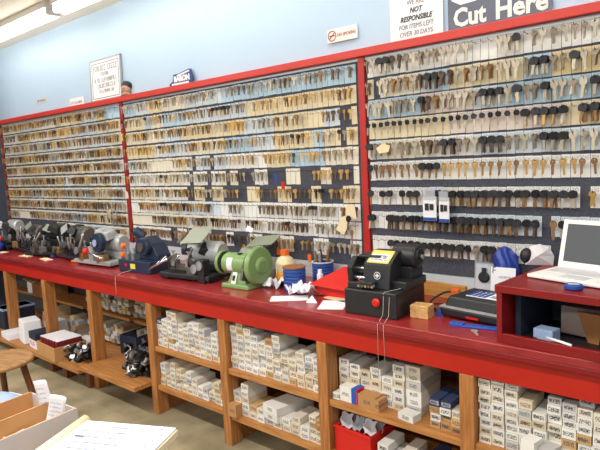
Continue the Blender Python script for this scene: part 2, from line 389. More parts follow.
# right-hand board: bottom z, card height, card colours by x, key styles by x, keys per hook by x
RIGHT = [
 (2.078, .104, [(5.4, 'white')], [(4.0, N2), (4.06, BHN), (4.19, BR), (4.36, N2), (4.52, N2), (4.64, NONE), (4.735, N2), (4.775, BHN), (4.81, NONE), (5.4, N2)], [(4.3, 3), (5.4, 2)]),
 (1.963, .104, [(3.95, 'cream'), (3.99, None), (4.22, 'ivory'), (4.30, 'ice'), (4.38, 'blue'), (4.75, 'cream'), (4.87, 'blue'), (5.1, 'yellow'), (5.4, 'white')], [(4.26, BR + N2), (4.345, BHB), (4.8, N2 + BR), (4.865, BHN), (4.95, N2), (5.02, BHN), (5.4, N2)], [(5.4, 4)]),
 (1.853, .102, [(4.25, 'blue'), (4.52, 'pink'), (4.62, 'ice'), (5.4, 'blue')], [(4.22, N2), (4.27, BHB), (4.56, BR + N2), (4.66, BHN), (4.70, N2), (4.745, BHN), (4.84, N2), (4.87, BHN), (5.06, N2), (5.4, BHN)], [(5.4, 4)]),
 (1.743, .102, [(4.38, 'cream'), (4.78, 'pink'), (4.93, 'pink'), (5.4, 'cream')], [(4.76, SH), (4.97, [('head', 'brass'), ('head', 'nickel')]), (5.02, NONE), (5.4, BH)], [(4.78, 1), (5.4, 4)]),
 (1.632, .102, [(4.0, 'ice'), (4.3, 'ivory'), (4.5, 'white'), (5.4, 'ice')], [(3.97, BHN), (4.08, BR), (4.36, N2 + BR), (4.45, BHB), (4.54, N2), (4.68, BHB), (4.84, N2), (4.95, [('head', 'nickel')]), (5.4, N2)], [(5.4, 4)]),
 (1.515, .102, [(5.4, 'white')], [(3.95, BHB), (4.25, BR), (4.30, BH), (4.45, BH + BRASS[:1]), (4.8, BRASS + BR[:1]), (5.4, BRASS)], [(4.4, 2), (5.4, 1)]),
 (1.382, .094, [(4.22, 'white'), (4.34, 'ice'), (4.42, 'ivory'), (5.4, 'white')], [(3.95, BH), (3.99, NONE), (4.06, BHN), (4.10, NONE), (4.24, BHB + [('head', 'bronze')]), (4.28, NONE), (4.40, BHN), (4.62, BH), (4.72, BHB), (4.76, BHN), (4.92, BH), (4.99, BHN), (5.03, None), (5.4, BRASS)], [(4.3, 2), (4.62, 4), (5.4, 3)]),
 (1.248, .094, [(4.1, 'white'), (5.4, 'ice')], [(3.95, BHN), (4.02, NONE), (4.12, BHB), (4.32, BH), (4.70, BHB + BH), (4.84, BHB), (4.87, NONE), (4.91, [('long', 'bronze')]), (5.0, BHN), (5.4, NONE)], [(4.3, 3), (4.7, 5), (5.4, 2)]),
 (1.112, .094, [(5.4, 'white')], [(4.05, NONE), (4.2, BHN), (4.45, BHB), (4.66, [('head', 'brownkey'), ('square', 'nickel2')]), (5.4, NONE)], [(5.4, 2)]),
]
for ri, (zb, h, cc, kk, nn) in enumerate(RIGHT):
    x = 3.93; n = 0; prev = None
    while x < 5.12:
        n += 1
        col = pick(cc, x, 'white'); st = pick(kk, x, N2)
        gap_here = ri >= 6 and rnd.random() < .18
        if col and st is not None and not (gap_here and not st):
            where = '%s hook from red post, %s row, right board' % (nth(n), ROWW[ri + 1])
            zc = zb + h / 2 + rnd.uniform(-.0015, .0015)
            hx = rnd.uniform(-.003, .003); zh = .030 + (h - .104) * .5
            c = inst('hook_card', card_mesh(col, CW - .0022, h), None, (x, bt - .003, zc), (R(rnd.uniform(-1.5, 1.5)), R(rnd.uniform(-.8, .8)), 0))
            cname = {'white': 'white', 'cream': 'cream', 'blue': 'light blue', 'pink': 'pinkish cream', 'ivory': 'ivory', 'ice': 'pale blue-white', 'yellow': 'yellow'}[col]
            tag(c, '%s card on %s' % (cname, where), 'card', 'cards behind the hooks of the right board')
            inst('hook', HOOK, c, (hx, -.001, zh)); NCARD[0] += 1
            if st:
                k = pick(nn, x, 1)
                if k > 1: k = rnd.randint(max(1, k - 1), k)
                s0 = rnd.choice(st)
                for j in range(k):
                    y = bt - .041 + j * (.009 if s0[0] == 'head' else .0065)
                    s_ = s0 if rnd.random() < .8 else rnd.choice(st)
                    if j == 0:
                        w = ('black-headed key' if s_[0] in ('head', 'smallhead') else METAL[s_[1]][1] + ' key blank')
                        hang(x + hx, zc + zh + .001, s_, y, ('%s on %s' % (w, where), 'keys hanging on the right board'))
                    else: hang(x + hx + rnd.uniform(-.003, .003), zc + zh + .001, s_, y)
        x += CW
# middle and left boards: far smaller in the picture, cards and keys too many to take one by one
def stuff_card(x, zc, w, h, col):
    ci = list(CARD).index(col)
    T = Matrix.Translation((x, bt - .003, zc)) @ Euler((R(rnd.uniform(-1.5, 1.5)), R(rnd.uniform(-1, 1)), 0)).to_matrix().to_4x4()
    STUFFC.add([(-w / 2, -.0007, -h / 2), (w / 2, -.0007, -h / 2), (w / 2, .0007, -h / 2), (-w / 2, .0007, -h / 2), (-w / 2, -.0007, h / 2), (w / 2, -.0007, h / 2), (w / 2, .0007, h / 2), (-w / 2, .0007, h / 2)],
               [(3, 2, 1, 0), (4, 5, 6, 7), (0, 1, 5, 4), (1, 2, 6, 5), (2, 3, 7, 6), (3, 0, 4, 7)], ci, False, T)
    STUFFC.add(hook_mb.v, hook_mb.f, 7, True, Matrix.Translation((x, bt - .003, zc + h * .32)))
MID_Z = [2.066, 1.950, 1.837, 1.722, 1.610, 1.498, 1.386, 1.280, 1.176, 1.066]
MID_C = [
 [(1.66, 'blue'), (1.8, 'ice'), (2.0, 'cream'), (2.3, 'ivory'), (2.7, 'ice'), (3.0, 'blue'), (3.9, 'blue')],
 [(1.75, 'cream'), (1.85, 'blue'), (2.0, 'ivory'), (2.3, 'blue'), (2.7, 'ice'), (2.95, 'ice'), (3.9, 'cream')],
 [(1.5, 'blue'), (2.0, 'ivory'), (2.2, 'ice'), (2.9, 'cream'), (3.2, 'ice'), (3.6, 'cream'), (3.72, 'ice'), (3.9, 'cream')],
 [(1.9, 'cream'), (2.3, 'ice'), (2.7, 'ivory'), (3.0, 'blue'), (3.2, 'ice'), (3.5, 'cream'), (3.6, 'blue'), (3.9, 'cream')],
 [(1.6, 'ice'), (2.3, 'ivory'), (2.7, 'ice'), (3.1, 'white'), (3.3, 'cream'), (3.6, 'blue'), (3.9, 'ivory')],
 [(1.8, 'white'), (2.2, 'ivory'), (2.6, 'white'), (2.9, 'ivory'), (3.2, 'white'), (3.9, 'ivory')],
 [(1.9, 'ivory'), (2.3, 'white'), (2.6, 'cream'), (3.9, 'cream')],
 [(2.1, 'white'), (2.6, 'ice'), (3.9, 'white')],
 [(1.9, 'ivory'), (2.6, 'ivory'), (3.9, 'white')],
 [(3.9, 'white')]]
BROWNS = ['bronze', 'brass', 'brownkey', 'bronze', 'brass', 'brass']
GREYS = ['nickel', 'nickel2', 'nickel2', 'bronze', 'nickel', 'nickel']
KSH = ['round', 'square', 'long']
NEAR = []   # the nearest hooks of the middle board, as objects of their own
for ri, zb in enumerate(MID_Z):
    x = 1.505; h = .100; run = 0; n = 0; ncol = 0
    style = 'n'; blank = 0
    while x < 3.84:
        n += 1
        col = pick(MID_C[ri], x, 'white')
        sparse = ri in (5, 6) and 2.75 < x < 3.8 or ri == 9 and x > 2.0
        nocard = (sparse and math.sin(x * 23 + ri * 2) > -.35) or (ri in (4, 5, 6) and 2.25 < x < 2.75 and math.sin(x * 31 + ri) > .55) or (x > 3.70 and ri in (2, 3) and math.sin(x * 40 + ri) > .1)
        if run <= 0:
            run = rnd.randint(3, 9); style = rnd.choice('nnbnbg' if x > 2.3 else 'nbbbgn') if rnd.random() > .10 else '-'
            if ri < 2 and x < 1.8: style = 'n'
            if ri == 2 and 2.62 < x < 2.95: style = 'o'
            if ri == 3 and 1.5 < x < 1.85: style = 'o'
        run -= 1
        zc = zb + h / 2 + rnd.uniform(-.002, .002); zk = zc + h * .32
        if not nocard: stuff_card(x, zc, CW - .0026, h, col)
        elif rnd.random() < .95:
            STUFFC.add(hook_mb.v, hook_mb.f, 7, True, Matrix.Translation((x, bt, zk)))
        if style != '-' and rnd.random() < .94:
            k = rnd.randint(1, 3) if ri < 7 else rnd.randint(2, 4)
            me = rnd.choice({'n': GREYS, 'b': BROWNS, 'g': ['brownkey', 'nickel2', 'bronze'], 'o': ['gold', 'gold', 'brass']}[style])
            head = None
            if (ri == 1 and 2.62 < x < 2.82) or rnd.random() < (.02 if ri < 7 else .10): head = 'smallhead'
            for j in range(k): hang(x + rnd.uniform(-.004, .004), zk, (head or 'round', me), bt - .042 + j * .007)
        x += CW
LEFT_Z = [2.075, 1.963, 1.852, 1.740, 1.622, 1.506, 1.388, 1.276, 1.160, 1.045]
for ri, zb in enumerate(LEFT_Z):
    x = -.94 if ri < 9 else .14; h = .100; run = 0
    while x < 1.42:
        if run <= 0:
            run = rnd.randint(2, 9); col = rnd.choice(['ivory', 'ivory', 'cream', 'ivory', 'white', 'ice']); style = rnd.choice('bbbbgn')
            if ri == 1 and .2 < x < .55: style = 'o'
            if ri in (8, 9): style = rnd.choice('bbgn')
            if ri == 8 and x > -.9 and x < -.6: style = '-'
            if ri == 2 and -.35 < x < -.1: col = 'ice'; style = 'n'
        run -= 1
        c2 = 'blue' if ri == 0 and x > 1.2 else col
        if not (ri == 8 and x < -.75 and False): stuff_card(x, zb + h / 2 + rnd.uniform(-.002, .002), CW - (.0026 if rnd.random() < .8 else .006), h, c2)
        if style != '-' and not (ri == 0 and x > 1.22) and rnd.random() < .95:
            me = rnd.choice({'n': GREYS, 'b': BROWNS, 'g': ['brownkey', 'bronze', 'nickel2'], 'o': ['gold', 'gold', 'brass']}[style])
            for j in range(rnd.randint(2, 4)): hang(x + rnd.uniform(-.005, .005), zb + h * .76, ('round', me), bt - .043 + j * .007)
        x += CW
tag(STUFFK.build('hanging_keys', SK_M), 'mass of brass, brown and grey keys hanging on the middle and left boards', 'keys', kind='stuff')
tag(STUFFC.build('row_cards', SC_M), 'rows of cream, white and blue hook cards on the middle and left boards', 'cards', kind='stuff')

# ------------------------------------------------------------------ items hung among the keys
def hang_tag(x, z, label, w=.05, h=.085, rot=0.0, m='cream'):
    o = MB().prism([(-w / 2, 0, -h), (w / 2, 0, -h), (w / 2, 0, -.015), (w * .25, 0, 0), (-w * .25, 0, 0), (-w / 2, 0, -.015)], (0, .0015, 0)).build('paper_tag', M[m], None, (x, -.085, z), (0, rot, R(8)))
    return tag(o, label, 'tag', 'paper tags hung over the middle board')
t1 = hang_tag(3.80, 1.385, 'upper cream paper tag hanging right beside the tall red post', .06, .09, R(-8))
t2 = hang_tag(3.775, 1.310, 'lower cream paper tag tilted left beside the tall red post', .06, .10, R(28))
for i, (x, z, me) in enumerate(((3.80, 1.315, 'brownkey'), (3.82, 1.235, 'bronze'))):
    hang(x, z, ('head' if i == 0 else 'long', me), -.10, ('%s hanging in front of the cream tags by the red post' % ('dark key' if i == 0 else 'large bronze key'), 'keys by the red post'))
for i, (x, w, nm) in enumerate(((4.305, .075, 'wider'), (4.385, .055, 'narrower'))):
    r = empty('blister_pack', (x, -.085, 1.425 - i * .005), 0, '%s clear blister pack of keys hung on the right-hand board' % nm, 'packet', 'blister packs on the right board')
    MB().box((0, 0, -.055), (w, .006, .125)).build('backing_card', M['paper'], r, bevel=.001)
    MB().box((0, -.006, .015), (w * .9, .004, .05)).build('clear_bag', M['clear'], r)
    MB().box((0, -.0040, -.108), (w, .003, .016)).build('blue_band', M['blue'], r)
    MB().box((-w * .18, -.007, -.045), (w * .26, .006, .035)).box((w * .18, -.007, -.045), (w * .26, .006, .03)).build('key_pair', M['keyplastic'], r)
tg = MB().prism([(-.03, 0, -.02), (.03, 0, -.02), (.045, 0, .012), (.02, 0, .022), (.0, 0, .034), (-.02, 0, .022), (-.045, 0, .012)], (0, .002, 0)).build('star_card', M['cream'], None, (4.03, -.075, 1.685), (0, R(-6), 0))
tag(tg, 'cream star-shaped card over the fifth row beside the red post', 'card')
tg = MB().prism([(-.02, 0, -.03), (.02, 0, -.03), (.02, 0, .03), (-.02, 0, .03)], (0, .0015, 0)).build('paper_tag', M['yellow'], None, (1.455, -.046, 1.905)); tag(tg, 'small yellow tag stuck on the left red post', 'tag')
tg = MB().prism([(-.02, 0, -.03), (.02, 0, -.03), (.02, 0, .03), (-.02, 0, .03)], (0, .0015, 0)).build('paper_tag', M['cream'], None, (1.46, -.046, 1.425)); tag(tg, 'small cream tag on the lower part of the left red post', 'tag')
for i, (x, z, c, nm) in enumerate(((3.235, 1.565, 'blue', 'blue'), (3.29, 1.52, 'redplastic', 'red'), (3.22, 1.10, 'orange', 'orange'), (3.48, 1.075, 'orange', 'second orange'), (2.90, 1.10, 'gold', 'yellow'))):
    o = MB().prism([(-.012, 0, -.05), (.012, 0, -.05), (.014, 0, -.01), (.006, 0, 0), (-.006, 0, 0), (-.014, 0, -.01)], (0, .004, 0)).build('key_tag', M[c], None, (x, -.085, z)); tag(o, '%s plastic key tag hanging low on the middle board' % nm, 'tag', 'coloured key tags on the middle board')
# loose bunches: white tags and cords, low on the middle board
def bunch(x, z, seed, label):
    q = random.Random(seed); r = empty('key_bunch', (x, -.10, z), 0, label, 'keys', 'bunches hung low over the boards')
    ringm = MB(); ringm.tube([(.035 * math.cos(a), .0, .035 * math.sin(a) - .03) for a in [2 * PI * i / 16 for i in range(17)]], .002, 5); ringm.build('ring', M['steel'], r)
    for i in range(9):
        a = q.uniform(-.9, .9); L = q.uniform(.05, .11)
        kmb = MB().add([(p[0], p[1], p[2]) for p in key_mesh('long').v], key_mesh('long').f)
        o = kmb.build('key', M[q.choice(['nickel', 'nickel2', 'nickel', 'twine'])], r, (.035 * math.sin(a), -.004 * i + .016, -.03 - .035 * math.cos(a)), (q.uniform(-.2, .2), a * .8, q.uniform(-.8, .8))); o.scale = (1.0,) * 3
bunch(2.235, 1.19, 1, 'bunch of pale keys on a ring above the dark blue machine')
bunch(2.36, 1.22, 2, 'bunch of grey keys on a ring right of the dark blue machine')
bunch(1.26, 1.36, 3, 'bunch of grey wire picks hanging on the left board')
bunch(1.33, 1.29, 4, 'lower bunch of grey wire picks on the left board')

# ------------------------------------------------------------------ signs above the rail
ztop = 2.237
def strokes(mb, x0, x1, z, h, q, m=0, dy=0):
    x = x0
    while x < x1 - h * .3:
        w = h * q.uniform(.35, .6)
        if q.random() < .12: x += w; continue
        t = h * .13; k = q.randint(0, 4)
        mb.b(x, x + t, -dy - .001, -dy, z, z + h, m)
        if k in (0, 2): mb.b(x + w - t, x + w, -dy - .001, -dy, z, z + h, m)
        if k in (0, 1, 4): mb.b(x, x + w, -dy - .001, -dy, z + h - t, z + h, m)
        if k in (1, 3): mb.b(x, x + w, -dy - .001, -dy, z, z + t, m)
        if k in (2, 4): mb.b(x, x + w, -dy - .001, -dy, z + h * .45, z + h * .45 + t, m)
        x += w + h * .2
q = random.Random(5)
s = empty('notice_sign', (1.235, -.025, ztop), 0, 'framed white notice with grey lettering leaning on the red rail at left', 'sign'); s.rotation_euler = (R(-2), 0, 0)
MB().b(-.235, .235, -.002, .008, 0, .345).build('sheet', M['paper'], s)
fm = MB()
for a in ((-.243, -.232, 0, .350), (.232, .243, 0, .350), (-.243, .243, 0, .010), (-.243, .243, .340, .350)): fm.b(a[0], a[1], -.006, .010, a[2], a[3])
fm.build('frame', M['silver'], s)
ln = MB()
for a in ((-.212, -.208, .022, .318), (.208, .212, .022, .318), (-.212, .212, .022, .026), (-.212, .212, .314, .318)): ln.b(a[0], a[1], -.0032, -.002, a[2], a[3])
ln.build('border_line', M['ink'], s)
wm = MB(); strokes(wm, -.19, .19, .252, .044, q, dy=.002); strokes(wm, -.07, .07, .208, .030, q, dy=.002); strokes(wm, -.17, .18, .155, .036, q, dy=.002); strokes(wm, -.14, .15, .108, .034, q, dy=.002); strokes(wm, -.10, .13, .066, .026, q, dy=.002)
wm.build('lettering', M['greyink'], s)
# notice: not responsible
s = empty('notice_sign', (4.21, -.012, ztop), 0, 'white paper notice saying not responsible for items left over 30 days', 'sign')
MB().b(-.152, .152, -.001, .002, 0, .40).build('sheet', M['paper'], s)
for tx, z, sz, w, mm, sh in (('WE ARE', .176, .034, .10, 'greyink', .15), ('NOT', .136, .036, .075, 'ink', .3), ('RESPONSIBLE', .096, .036, .185, 'ink', .3), ('FOR ITEMS LEFT', .058, .034, .20, 'greyink', .15), ('OVER 30 DAYS', .022, .034, .19, 'greyink', .15)):
    text('lettering', tx, sz, M[mm], s, (.0, -.002, z), shear=sh, width=w, off=.0008 if mm == 'ink' else 0.0)
# no smoking
s = empty('no_smoking_sign', (3.74, -.012, 2.345), 0, 'small white no smoking plate on the blue wall', 'sign')
MB().b(-.105, .105, -.002, .004, -.038, .038).build('plate', M['white'], s, bevel=.001)
mb = MB(); mb.tube([(-.070 + .027 * math.cos(a), -.003, .027 * math.sin(a)) for a in [2 * PI * i / 24 for i in range(25)]], .0026, 6); mb.box((-.070, -.003, 0), (.050, .002, .005), 0, (0, R(-40), 0)); mb.build('ban_circle', M['inkred'], s)
MB().b(-.088, -.052, -.0028, -.002, -.003, .003).build('cigarette', M['ink'], s)
text('lettering', 'NO SMOKING', .026, M['inkred'], s, (.033, -.003, -.009), width=.125)
# Cut Here
s = empty('shop_sign', (4.635, -.014, ztop), 0, 'grey sign reading Cut Here in white letters on the red rail', 'sign')
MB().b(-.245, .245, -.002, .004, 0, .42).build('sign_panel', M['signgrey'], s)
text('lettering', 'Cut', .118, M['white'], s, (-.135, -.003, .020), off=.004, width=.165)
text('lettering', 'Here', .118, M['white'], s, (.110, -.003, .020), off=.004, width=.235)
text('lettering', 'Keys', .14, M['white'], s, (.09, -.003, .165), off=.004, width=.25)
mb = MB(); mb.prism([(-.235, -.003, .40), (-.225, -.003, .145), (-.18, -.003, .118), (-.10, -.003, .122), (-.065, -.003, .150), (-.06, -.003, .40)], (0, .001, 0)); mb.build('white_shape', M['paper'], s)
# blue sticker sign
s = empty('sticker_sign', (2.275, -.03, ztop), 0, 'small blue and white lettered sign standing on the red rail', 'sign')
MB().prism([(-.14, 0, 0), (.115, 0, 0), (.145, 0, .02), (.125, 0, .10), (.10, 0, .105), (-.02, 0, .085), (-.09, 0, .083), (-.10, 0, .035), (-.14, 0, .02)], (0, .004, 0)).build('plate', M['signblue'], s)
text('lettering', 'BARON', .052, M['paper'], s, (.012, -.002, .030), width=.185, off=.004)
mb = MB(); mb.box((.03, -.001, .080), (.15, .001, .012), 0, (0, R(-8), 0)); mb.box((-.01, -.001, .012), (.20, .001, .013)); mb.build('white_band', M['paper'], s)
# small strips on the wall
o = MB().b(.575, .83, -.012, -.004, ztop, ztop + .075).build('paper_strip', M['paper']); tag(o, 'small white lettered strip standing on the red rail beside the framed notice', 'sign')
wm = MB(); strokes(wm, -.11, .10, .022, .022, q); wm.build('lettering', M['greyink'], o, (.70, -.0125, ztop))
o = MB().b(-.13, .11, -.004, -.001, 2.335, 2.385).build('wall_sticker', mat('faded_sticker', (206, 208, 214), .6)); tag(o, 'faint pale sticker on the blue wall at far left', 'sticker')
wm = MB(); strokes(wm, -.09, .09, 0, .018, q); wm.build('lettering', M['greyink'], o, (-.01, -.0045, 2.35))
# figurine
f = empty('figurine', (1.555, -.03, ztop), 0, 'small dark-haired figurine head standing behind the framed notice', 'figurine')
MB().lathe([(0, 0), (.035, 0), (.045, .012), (.02, .03), (0, .03)], (0, 0, 0), (0, 0, .03), 14).build('base', M['skin'], f)
MB().sphere((0, 0, .06), .045, 0, 14, 10, (.9, .9, 1.05)).sphere((.012, -.041, .058), .008, 0, 8, 6).build('face', M['skin'], f)
MB().sphere((-.004, .010, .078), .048, 0, 14, 10, (1.02, 1, .85)).build('hair', M['black'], f)

# ------------------------------------------------------------------ the workbench
wb = empty('workbench', (0, 0, 0), 0, 'long red-topped workbench with orange pine posts and shelves under the key board', 'workbench')
XL, XR = -1.09, 6.4
MB().b(XL, XR, -.65, -.001, .888, .92).build('countertop', M['top'], wb, bevel=.004)
MB().b(XL, XR, -.618, -.595, .758, .888).build('fascia', M['fascia'], wb, bevel=.002)
MB().b(XL, XR, -.648, -.618, .864, .888).build('edge_shade_band', M['riser'], wb, bevel=.003)  # edge moulding in darker red, stands in for shade under the overhang
MB().b(XL, XR, -.03, -.001, .92, 1.018).build('backsplash', mat('backsplash_paint', (206, 214, 222), .6), wb)
PX = [-.55, .205, .976, 1.718, 2.489, 3.213, 3.955, 4.709, 5.46]
for x in PX:
    MB().b(x, x + .062, -.622, -.535, 0, .758).build('post', M['post'], wb, bevel=.003)
def shelf(x0, x1, z, y0=-.612, y1=-.04, t=.034, nm='shelf'):
    return MB().b(x0, x1, y0, y1, z - t, z).build(nm, M['shelf'], wb, bevel=.002)
def bay(i): return PX[i] + .062, PX[i + 1]
US, LS = .472, .205
for i in (4, 5, 6, 7):
    a, b_ = bay(i); shelf(a, b_, US); shelf(a, b_, LS if i != 5 else .195)
for i in (1, 2):
    a, b_ = bay(i); shelf(a - .062, b_ , .165, -.74 if i else -.64, -.04, .03, 'lower_shelf')
a, b_ = bay(0); shelf(a, b_, .165, -.70, -.04, .03, 'lower_shelf')
shelf(1.78, 2.487, .215, -.752, -.10, .03, 'lower_shelf')
for x in (.30, .62, 1.06, 1.30, 1.66): MB().b(x, x + .06, -.66, -.60, 0, .135).build('short_leg', M['legwood'], wb)
for i in (0, 1, 2, 3): a, b_ = bay(i); shelf(a, b_, .45, -.28, -.04, .025, 'back_shelf')
bp = mat('bench_back_board', (150, 118, 82), .8, noise=.1, nscale=6)
MB().b(2.4, XR, -.035, -.012, .02, .886).build('back_panel', bp, wb)
MB().b(XL, 2.4, -.035, -.012, .02, .886).build('back_panel', mat('grey_back_board', (92, 92, 92), .8), wb)
for i in (4, 5, 6, 7): MB().b(PX[i] + .02, PX[i] + .04, -.535, -.036, 0, .758).build('divider', M['shelf'], wb)

# ------------------------------------------------------------------ cartons of keys
BOXMESH = {}
def box_mesh(col, w, d, h):
    k = (col, round(w, 3), round(d, 3), round(h, 3))
    if k not in BOXMESH:
        e = .0007
        BOXMESH[k] = MB().box((0, 0, 0), (w - .0012, d, h - .0012)).mesh('carton', BOX[col])
    return BOXMESH[k]
LID = {}
def carton(x, y, z, col, w, d, h, label, group, rz=0.0, code=None, name='carton'):
    o = inst(name, box_mesh(col, w, d, h), None, (x, y, z + h / 2), (0, 0, rz)); tag(o, label, 'box', group)
    return o
CNAME = {'white': 'white', 'ivory': 'ivory', 'cream': 'cream', 'grey': 'grey', 'kraft': 'brown', 'navy': 'dark blue', 'tan': 'tan'}
NB = [0]
LABELM = {c: MB().box((0, 0, 0), (.030, .001, .014)).mesh('end_label', BOX[c]) for c in ('white', 'cream', 'kraft')}
CODES = ['M10', 'Y11', 'KW1', 'H01', 'SC4', 'MC2', 'UR4', 'B45', 'Y13', 'M03', 'Y1', 'K2', 'H75', 'R14']
CODEM = {}
def stack(x0, x1, z0, heights, where, group, seed, cw=.055, bh=.036, y=-.585, depth=.15, cols=('white', 'white', 'ivory', 'ivory', 'cream', 'grey'), odd=.03, labelled=False):
    q = random.Random(seed); n = len(heights); cw = (x1 - x0) / n
    for c in range(n):
        z = z0; r = 0
        while z < z0 + heights[c] - .012:
            r += 1
            h = bh * q.choice([.85, 1, 1, 1.12]); w = cw - q.uniform(.001, .004)
            col = q.choice(cols)
            if q.random() < odd: col = q.choice(['navy', 'tan', 'tan', 'kraft'])
            dy = q.uniform(-.005, .004) if q.random() < .9 else q.uniform(0, .03)
            lab = '%s carton, %s column, %s layer up, %s' % (CNAME[col], nth(c + 1), nth(r), where)
            o = carton(x0 + (c + .5) * cw + q.uniform(-.001, .001), y + depth / 2 + dy, z, col, w, depth, h, lab, group, R(q.uniform(-1.6, 1.6)))
            NB[0] += 1
            if labelled and q.random() < .55:
                code = q.choice(CODES)
                if code not in CODEM:
                    t = text('printed_code', code, .013, M['ink'], None, (0, 0, 0), width=.026); CODEM[code] = t.data; bpy.data.objects.remove(t)
                t = inst('printed_code', CODEM[code], o, (q.uniform(-.005, .003), -depth / 2 - .0005, -.004), (PI / 2, 0, 0))
            z += h
def hts(*v): return [x * .036 for x in v]
a, b_ = bay(4)
stack(a + .005, b_ - .002, US, hts(5.4, 5, 7.2, 7.2, 4.6, 4.2, 5.2, 5.6, 4.6, 4.2, 5.0, 5.0), 'upper shelf below dark blue machine', 'cartons of keys under the bench', 11)
stack(a + .005, b_ - .002, LS, hts(4.2, 3.4, 4.4, 3.2, 3.2, 3.8, 3.0, 2.2, 2.1, 2.6, 3.2, 3.2), 'lower shelf below dark blue machine', 'cartons of keys under the bench', 12)
a, b_ = bay(5)
stack(a + .005, b_ - .002, US, hts(6.8, 7.4, 7.2, 6.4, 5.4, 5.6, 6.6, 4.6, 4.2, 5.6, 4.8, 4.6), 'upper shelf below green grinder', 'cartons of keys under the bench', 13)
stack(a + .005, a + .25, .195, hts(3.6, 4.6, 2.4, 2.2), 'lower shelf below green grinder', 'cartons of keys under the bench', 14)
stack(a + .25, b_ - .10, .195, hts(1.1, 2.0, 2.0, 2.2, 2.0), 'lower shelf middle below green grinder', 'cartons of keys under the bench', 15, odd=.0)
stack(b_ - .10, b_ - .003, .195, hts(4.2, 4.2), 'lower shelf right end below green grinder', 'cartons of keys under the bench', 16, cols=('cream', 'ivory', 'tan'))
for k in range(2): carton(a + .33, -.47, .195 + .04 + k * .042, 'white', .13, .26, .042, '%s long white carton of a pair on the lower shelf below the grinder' % ('lower', 'upper')[k], 'long white cartons', R(-10))
carton(a + .035, -.60, .195, 'kraft', .07, .07, .075, 'small brown carton at the left front of the shelf below the grinder', 'brown cartons')
a, b_ = bay(6)
stack(a + .005, a + .38, US, hts(4.8, 5.0, 3.6, 4.6, 4.4, 5.6), 'upper shelf below black cutter', 'cartons of keys under the bench', 17, y=-.53, cols=('white', 'ivory', 'cream', 'white'), labelled=True)
stack(a + .38, a + .46, US, [.235], 'tall upper shelf stack below cutter', 'cartons of keys under the bench', 18, y=-.52, depth=.19, cols=('white', 'grey', 'ivory'))
stack(a + .535, b_ - .004, US, hts(3.4, 3.2, 3.0), 'upper shelf right end below cutter', 'cartons of keys under the bench', 19, cols=('white', 'white', 'ivory'), labelled=True, odd=.35)
carton(a + .085, -.545, US, 'white', .07, .09, .075, 'white and blue carton standing at the left front below the black cutter', 'loose cartons')
o = MB().b(-.014, .014, -.045, .045, 0, .074).build('blue_carton', M['blue2'], None, (a + .1355, -.545, US)); tag(o, 'bright blue carton with red edge beside the white one below the cutter', 'box'); MB().b(.014, .020, -.045, .045, 0, .072).build('red_edge', M['redplastic'], o)
o = carton(a + .215, -.565, US, 'kraft', .10, .07, .065, 'brown open carton at the shelf front below the black cutter', 'loose cartons'); 
o = carton(a + .275, -.555, US, 'kraft', .022, .10, .058, 'narrow brown carton edge beside the open brown one below the cutter', 'loose cartons')
carton(a + .43, -.575, US, 'white', .085, .06, .034, 'small white carton lying at the shelf front below the cutter', 'loose cartons', R(-8))
carton(a + .03, -.57, US, 'white', .04, .05, .034, 'tiny white carton at the left post on the shelf below the cutter', 'loose cartons')
stack(a + .26, b_ - .01, LS, hts(2.6, 2.0, 2.6, 1.6, 2.6, 1.2, 2.4), 'lower shelf right of red tray', 'cartons of keys under the bench', 20, cols=('white', 'ivory', 'grey'), labelled=True)
a, b_ = bay(7)
stack(a + .004, b_ - .10, US, hts(7.4, 7.6, 7.4, 5.6, 5.4, 7.4, 6.4, 7.6, 6, 7, 6), 'upper shelf below red cubby', 'cartons of keys under the bench', 21, cw=.055, labelled=True, odd=.03)
carton(a + .235, -.64, US - .05 + .05, 'white', .055, .06, .105, 'white upright carton in front of the stack below the red cubby', 'loose cartons', R(-12))
carton(a + .295, -.625, US, 'grey', .05, .07, .085, 'grey upright carton beside the white upright one below the red cubby', 'loose cartons', R(-12))
stack(a + .004, a + .4, LS, hts(5, 5, 5, 5, 5, 5), 'lower shelf below red cubby', 'cartons of keys under the bench', 22)
print('cartons', NB[0], 'cards', NCARD[0], 'keys', NKEY[0])
# small packets, deep inside the far left bays: a mass
mb = MB(); q = random.Random(31); CK = ['white', 'ivory', 'cream', 'tan', 'grey']
for i, hh, y in ((2, (5, 6), -.27), (3, (6, 7), -.27)):
    a, b_ = bay(i)
    for z0, rows in ((.475, hh[0] if i == 3 else 5), (.195 if i == 2 else .25, 5)):
        n = 13; cw = (b_ - a) / n
        for c in range(n):
            z = z0
            for r in range(max(1, rows - q.randint(0, 2))):
                h = .034 * q.uniform(.9, 1.15); mb.b(a + c * cw + .001, a + (c + 1) * cw - .002, y + q.uniform(-.01, .02), -.06, z, z + h - .002, q.randrange(5)); z += h
a, b_ = bay(1)
for c in range(9):
    z = .165
    for r in range(3 + q.randint(0, 3)):
        h = .036 * q.uniform(.9, 1.2); mb.b(a + .02 + c * .075, a + .092 + c * .075, -.34 + q.uniform(-.02, .02), -.2, z, z + h - .002, q.randrange(5)); z += h
tag(mb.build('stacked_packets', [mat('packet_' + k, c, .75) for k, c in dict(white=(206, 202, 194), ivory=(196, 186, 166), cream=(188, 168, 132), tan=(160, 130, 92), grey=(150, 150, 150)).items()]), 'mass of small tan and white packets stacked at the back of the left bays', 'packets', kind='stuff')

